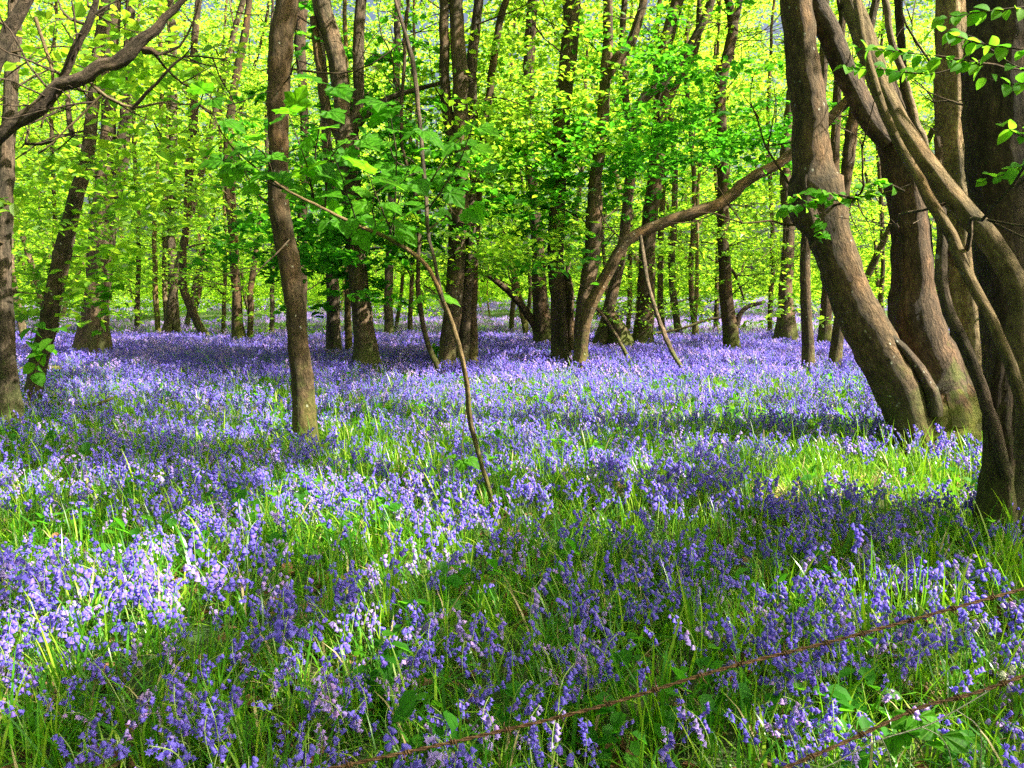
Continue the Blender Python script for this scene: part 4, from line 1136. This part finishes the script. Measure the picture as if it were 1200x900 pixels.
BELL_ME = {}
def single_bell(name, petal):
    A = Acc(); bell_part(A, np.zeros(3), np.array([0, 0, -1.0]), 1.0, 12, 0)
    return A.mesh(name, [petal])
BELL_ME = {0: single_bell('bell', BELL), 1: single_bell('bell', BELL_LILAC), 2: single_bell('bell', BELL_WHITE)}
STEMS, HEADS = [], []
for i in range(16):
    P, bells = bluebell_geo(100 + i, 12)
    A = Acc(); stem_acc(A, P, bells, 0, seg=5)
    for q, top, d, s in bells:
        strip(A, [q, (q + top) / 2 + [0, 0, .004], top], [.0016, .0016, .0016], 0, nrm=(.7, .7, 0))
    STEMS.append(A.mesh('stem', STEM))
    A = Acc()
    for q, top, d, s in bells: bell_part(A, top, d, s * 1.05, 12, 0)
    HEADS.append(A.mesh('flower_head', BELL_LILAC if i in (3, 8, 11, 13) else BELL))

def zone(px, py):
    wy = 898 - (px - 400) * 208 / 800
    w2 = 900 - (px - 930) * 105 / 270
    side = 'far left' if px < 150 else 'left' if px < 300 else 'left of centre' if px < 450 else 'centre' if px < 600 else 'right of centre' if px < 750 else 'right' if px < 900 else 'far right'
    row = 'at the bottom edge' if py > 862 else 'low in the picture' if py > 820 else 'a little above the bottom' if py > 780 else 'in the upper foreground'
    if px > 930 and py > w2 - 8: return 'under the lower wire, ' + ('near the bramble' if px < 1130 else 'at the right edge')
    if px > 400 and py > wy - 8: return ('just under' if py < wy + 45 else 'well under') + ' the upper barbed wire, ' + side
    if px > 750: return f'beyond the upper barbed wire, {side}'
    return f'{row}, {side}'

FLOWERS = []
def build_bluebell(j, detailed, col=None, label=None, group=None):
    i = int(idx[j]); lil = i in (3, 8, 11, 13)
    root = empty('bluebell', (x[j], y[j], z[j]))
    root.rotation_euler = rot[j]; s = float(scale[j]); root.scale = (s, s, s)
    zn = zone(px[j], py[j])
    tone = 'white' if col == 2 else ('pale lilac' if lil else 'violet-blue')
    many = 'nodding' if len(HEADS[i].vertices) > 600 else 'few-belled'
    tag(root, label or f'{many} {tone} bluebell {zn}', 'flower', group or f'{many} {tone} bluebells {zn}')
    FLOWERS.append((root, px[j]))
    st = bpy.data.objects.new('stem', STEMS[i]); link(st); st.parent = root
    if detailed:
        P, bells = bluebell_geo(100 + i, 12)
        me = BELL_ME[col if col is not None else int(lil)]
        for q, top, d, sc in bells:
            o = bpy.data.objects.new('bell', me); link(o); o.parent = root
            o.location = top; o.rotation_euler = Vector(-d).to_track_quat('Z', 'Y').to_euler(); o.scale = (sc * 1.05,) * 3
    else:
        o = bpy.data.objects.new('flower_head', HEADS[i]); link(o); o.parent = root
for r_, j in enumerate(order):
    build_bluebell(j, r_ < 70)
tell_apart(FLOWERS)
# the one white bluebell
def white_one():
    global x, y, z, rot, scale, idx, px, py
    Yw = ground_hit(1160, 752, .33); p = at(1160, 752, Yw)
    x = np.append(x, p[0]); y = np.append(y, Yw); z = np.append(z, float(ground_z(p[0], Yw))); rot = np.vstack([rot, [0, 0, .4]])
    scale = np.append(scale, 1.05); idx = np.append(idx, 2); px = np.append(px, 1160); py = np.append(py, 752)
    build_bluebell(len(x) - 1, True, 2, 'single white bluebell standing among the blue ones near the right edge', 'white bluebell')
white_one()

# far carpet of patches
xf, yf = ground_pts(15500, 17, 84, wide=.8, pad=1)
xf2, yf2 = ground_pts(5500, 12, 24, wide=.75, pad=1)
kk = rng.uniform(0, 1, len(xf2)) < np.clip((yf2 - 11) / 8, 0, 1)
xf = np.concatenate([xf, xf2[kk]]); yf = np.concatenate([yf, yf2[kk]])
gap = np.sin(xf * .33 + 1) * np.sin(yf * .21 + 2 + .3 * np.sin(xf * .2))
kk = (yf < 30) | (gap > -.45)
xf, yf = xf[kk], yf[kk]
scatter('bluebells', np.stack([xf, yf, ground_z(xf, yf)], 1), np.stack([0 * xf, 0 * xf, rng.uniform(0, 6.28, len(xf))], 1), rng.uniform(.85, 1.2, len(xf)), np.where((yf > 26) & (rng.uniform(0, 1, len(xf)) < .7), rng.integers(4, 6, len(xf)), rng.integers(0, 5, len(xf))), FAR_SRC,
        'flowers', 'lilac-blue sheet of distant bluebells between the far trunks, sunlit paleness in petal colour')

# ------------------------------------------------------------------ strap leaves and grass
def tuft(seed, n, ln, wd, dry=0, up=.75, name='tuft', bd=None):
    r = np.random.default_rng(seed); A = Acc()
    for i in range(n + dry):
        a = r.uniform(0, 6.283); e = np.array([math.cos(a), math.sin(a), 0.]); l = ln * r.uniform(.6, 1.3)
        b = np.array([r.normal(0, .025), r.normal(0, .025), -.01])
        st = np.clip(r.normal(up, .2), .15, 1.05); th = math.pi / 2 * st; pts = [b]; 
        bend = r.uniform(.05, bd) if bd else r.uniform(.12, .42)
        for k in range(5):
            pts.append(pts[-1] + (e * math.cos(th) + np.array([0, 0, math.sin(th)])) * l / 5)
            th -= bend * (.5 + .35 * k)
        w = wd * r.uniform(.6, 1.3)
        strip(A, pts, np.array([.7, 1, 1, .9, .65, .08]) * w, 1 if i >= n else 0)
    return A.mesh(name, [BLADE, BLADE_DRY], smooth=True)
TUFTS = [tuft(200 + i, 11, .27, .0095, dry=(1 if i % 2 == 0 else 0), up=(.75, .9, .6)[i % 3]) for i in range(8)] + [tuft(230 + i, 12, .26, .0045, dry=1, up=.85) for i in range(3)] + [tuft(250 + i, 7, .34, .008, up=.95, bd=.12) for i in range(4)]
gx1, gy1 = ground_pts(12000, 1.5, 9, pad=.9)
gx2, gy2 = ground_pts(26000, 8.5, 24)
gx_ = np.concatenate([gx1, gx2]); gy_ = np.concatenate([gy1, gy2])
n = len(gx_)
scatter('grass', np.stack([gx_, gy_, ground_z(gx_, gy_)], 1), np.stack([rng.normal(0, .12, n), rng.normal(0.0, .12, n), rng.uniform(0, 6.28, n)], 1), rng.uniform(.7, 1.2, n), rng.integers(0, 15, n), TUFTS,
        'grass', 'glossy green strap leaves and grass between the bluebells')

def litter():
    r = np.random.default_rng(5)
    def dead_leaf(seed):
        rr = np.random.default_rng(seed); A = Acc()
        for _ in range(5):
            c = np.array([[rr.normal(0, .07), rr.normal(0, .07), rr.uniform(.01, .05)]])
            V, T = leaves_at(c, np.array([[rr.normal(0, .5), rr.normal(0, .5), 1.]]), rr.normal(0, 1, (1, 3)), np.array([rr.uniform(.05, .09)]), True, rr); A.add(V, T, None, 0)
        a = rr.uniform(0, 6.28); e = np.array([math.cos(a), math.sin(a), .1])
        V, T, _ = tube([-e * .1, e * .02 + [0, .01, .03], e * .14], [.003, .003, .001], seg=4, step=.05, rough=0); A.add(V, T, None, 1)
        return A.mesh('dead_leaves', [LITTER, BARK_DARK], smooth=False)
    def weed(seed):
        rr = np.random.default_rng(seed); A = Acc()
        n = 9; a = rr.uniform(0, 6.28, n); q = rr.uniform(.02, .1, n)
        C = np.stack([np.cos(a) * q, np.sin(a) * q, rr.uniform(.08, .22, n)], 1)
        V, T = leaves_at(C, np.stack([np.cos(a) * .5, np.sin(a) * .5, np.ones(n)], 1) + rr.normal(0, .25, (n, 3)), np.stack([np.cos(a), np.sin(a), np.zeros(n)], 1), rr.uniform(.05, .085, n), True, rr)
        A.add(V, T, None, 0)
        for i in range(n): strip(A, [[0, 0, 0], C[i] * [.4, .4, .7], C[i]], [.003, .003, .002], 0, nrm=(1, 0, 0))
        return A.mesh('woodland_herb', [LEAF_DEEP], smooth=True)
    lx, ly = ground_pts(3500, 1.6, 12)
    n = len(lx)
    scatter('leaf_litter', np.stack([lx, ly, ground_z(lx, ly)], 1), np.stack([0 * lx, 0 * lx, r.uniform(0, 6.28, n)], 1), r.uniform(.7, 1.4, n), r.integers(0, 4, n), [dead_leaf(300 + i) for i in range(4)], 'litter', 'brown dead leaves and twigs lying under the flowers')
    wx, wy = ground_pts(2600, 1.6, 13)
    k = np.sin(wx * 1.3 + 4) * np.sin(wy * 1.6) > .1
    wx, wy = wx[k], wy[k]; n = len(wx)
    scatter('woodland_herbs', np.stack([wx, wy, ground_z(wx, wy)], 1), np.stack([0 * wx, 0 * wx, r.uniform(0, 6.28, n)], 1), r.uniform(.7, 1.3, n), r.integers(0, 4, n), [weed(320 + i) for i in range(4)], 'herbs', 'low broad-leaved herbs growing through the grass')
litter()
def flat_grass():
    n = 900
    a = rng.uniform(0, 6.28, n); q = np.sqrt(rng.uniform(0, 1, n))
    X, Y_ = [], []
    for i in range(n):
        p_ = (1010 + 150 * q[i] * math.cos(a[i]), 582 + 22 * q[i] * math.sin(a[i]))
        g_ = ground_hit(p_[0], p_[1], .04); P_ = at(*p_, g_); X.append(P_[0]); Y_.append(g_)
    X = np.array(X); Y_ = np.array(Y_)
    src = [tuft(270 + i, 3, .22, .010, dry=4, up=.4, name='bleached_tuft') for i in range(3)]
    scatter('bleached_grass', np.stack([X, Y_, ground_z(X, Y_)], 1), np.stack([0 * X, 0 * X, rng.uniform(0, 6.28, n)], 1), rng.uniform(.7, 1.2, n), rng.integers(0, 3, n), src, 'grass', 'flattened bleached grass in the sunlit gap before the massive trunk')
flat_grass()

# ------------------------------------------------------------------ wire fence in front
def wire_line(pl, Ys, r_strand, mat, name, label, barbs=True, pitch=.05, spacing=.085):
    P = np.array([at(a, b, Yy) for (a, b), Yy in zip(pl, Ys)])
    # extend along its run, out of the picture on both sides
    P[1:-1] += rng.normal(0, .004, (len(P) - 2, 3))
    d0 = P[0] - P[1]; d1 = P[-1] - P[-2]
    P = np.vstack([P[0] + d0 * 1.2, P, P[-1] + d1 * 1.0])
    C, _ = spline(P, np.ones(len(P)), .006)
    D = unit(np.gradient(C, axis=0)); A_ = unit(np.cross(D, [0, 0, 1.0])); B_ = np.cross(D, A_)
    L = np.concatenate([[0], np.cumsum(np.linalg.norm(np.diff(C, axis=0), axis=1))])
    c = C.mean(0)
    root = empty(name, c, label, 'wire')
    for s in (0, 1):
        ph = L / pitch * 2 * math.pi + s * math.pi
        W = C + (A_ * np.cos(ph)[:, None] + B_ * np.sin(ph)[:, None]) * r_strand * .95
        acc = Acc()
        V, T, _ = tube(W, np.full(len(W), r_strand), seg=6, step=.02, rough=.04)
        acc.add(V, T)
        obj('strand', acc.mesh('strand', mat), root)
    if barbs:
        t = .03
        while t < L[-1]:
            i = int(np.searchsorted(L, t)); i = min(i, len(C) - 2)
            q, e1, e2, dd = C[i], A_[i], B_[i], D[i]
            acc = Acc()
            ang = np.linspace(0, 2 * math.pi * 2.2, 22)
            hel = q + (np.cos(ang)[:, None] * e1 + np.sin(ang)[:, None] * e2) * r_strand * 2.3 + dd * np.linspace(-.005, .005, 22)[:, None]
            V, T, _ = tube(hel, np.full(22, r_strand * .75), seg=5, step=.01, rough=0); acc.add(V, T)
            for sgn, aa in ((1, rng.uniform(0, 6.28)), (-1, rng.uniform(0, 6.28))):
                o_ = math.cos(aa) * e1 + math.sin(aa) * e2
                p0 = q + dd * .004 * sgn; 
                V, T, _ = tube([p0, p0 + o_ * .009, p0 + o_ * .017 + dd * .003], [r_strand * .75, r_strand * .7, r_strand * .15], seg=5, step=.01, rough=0); acc.add(V, T)
            obj('barb', acc.mesh('barb', mat), root)
            t += spacing * rng.uniform(.85, 1.15)
    return root
wire_line([(400, 898), (560, 865), (700, 826), (850, 780), (1000, 744), (1200, 690)], [1.18, 1.2, 1.23, 1.26, 1.30, 1.36], .0017, RUST, 'barbed_wire', 'upper rusty twisted barbed wire slanting across the bottom right')
wire_line([(920, 900), (1000, 864), (1080, 835), (1140, 812), (1200, 792)], [1.14, 1.16, 1.18, 1.2, 1.22], .0017, RUST, 'barbed_wire', 'lower rusty barbed wire crossing the bottom right corner')

def netting():
    pts = [(900, 930), (968, 898), (1030, 868), (1085, 850), (1120, 832), (1160, 808), (1175, 796)]
    P = np.array([at(a, b, 1.17 + .01 * i) for i, (a, b) in enumerate(pts)])
    c = P.mean(0)
    root = empty('wire_netting', c, 'thin galvanised netting wire hanging under the lower barbed wire', 'wire')
    V, T, B = tube(P, [.0012] * len(P), seg=6, step=.01, rough=0, jit=.002)
    obj('strand', mesh_np('strand', V, T, GALV), root)
    for a in ([(1033, 866), (1040, 880), (1046, 905)], [(1080, 852), (1100, 862), (1112, 880), (1116, 905)], [(1120, 832), (1145, 850), (1150, 870), (1148, 905)]):
        Q = np.array([at(x_, y_, 1.19) for x_, y_ in a])
        V, T, B = tube(Q, [.001] * len(Q), seg=6, step=.01, rough=0)
        obj('strand', mesh_np('strand', V, T, GALV), root)
netting()
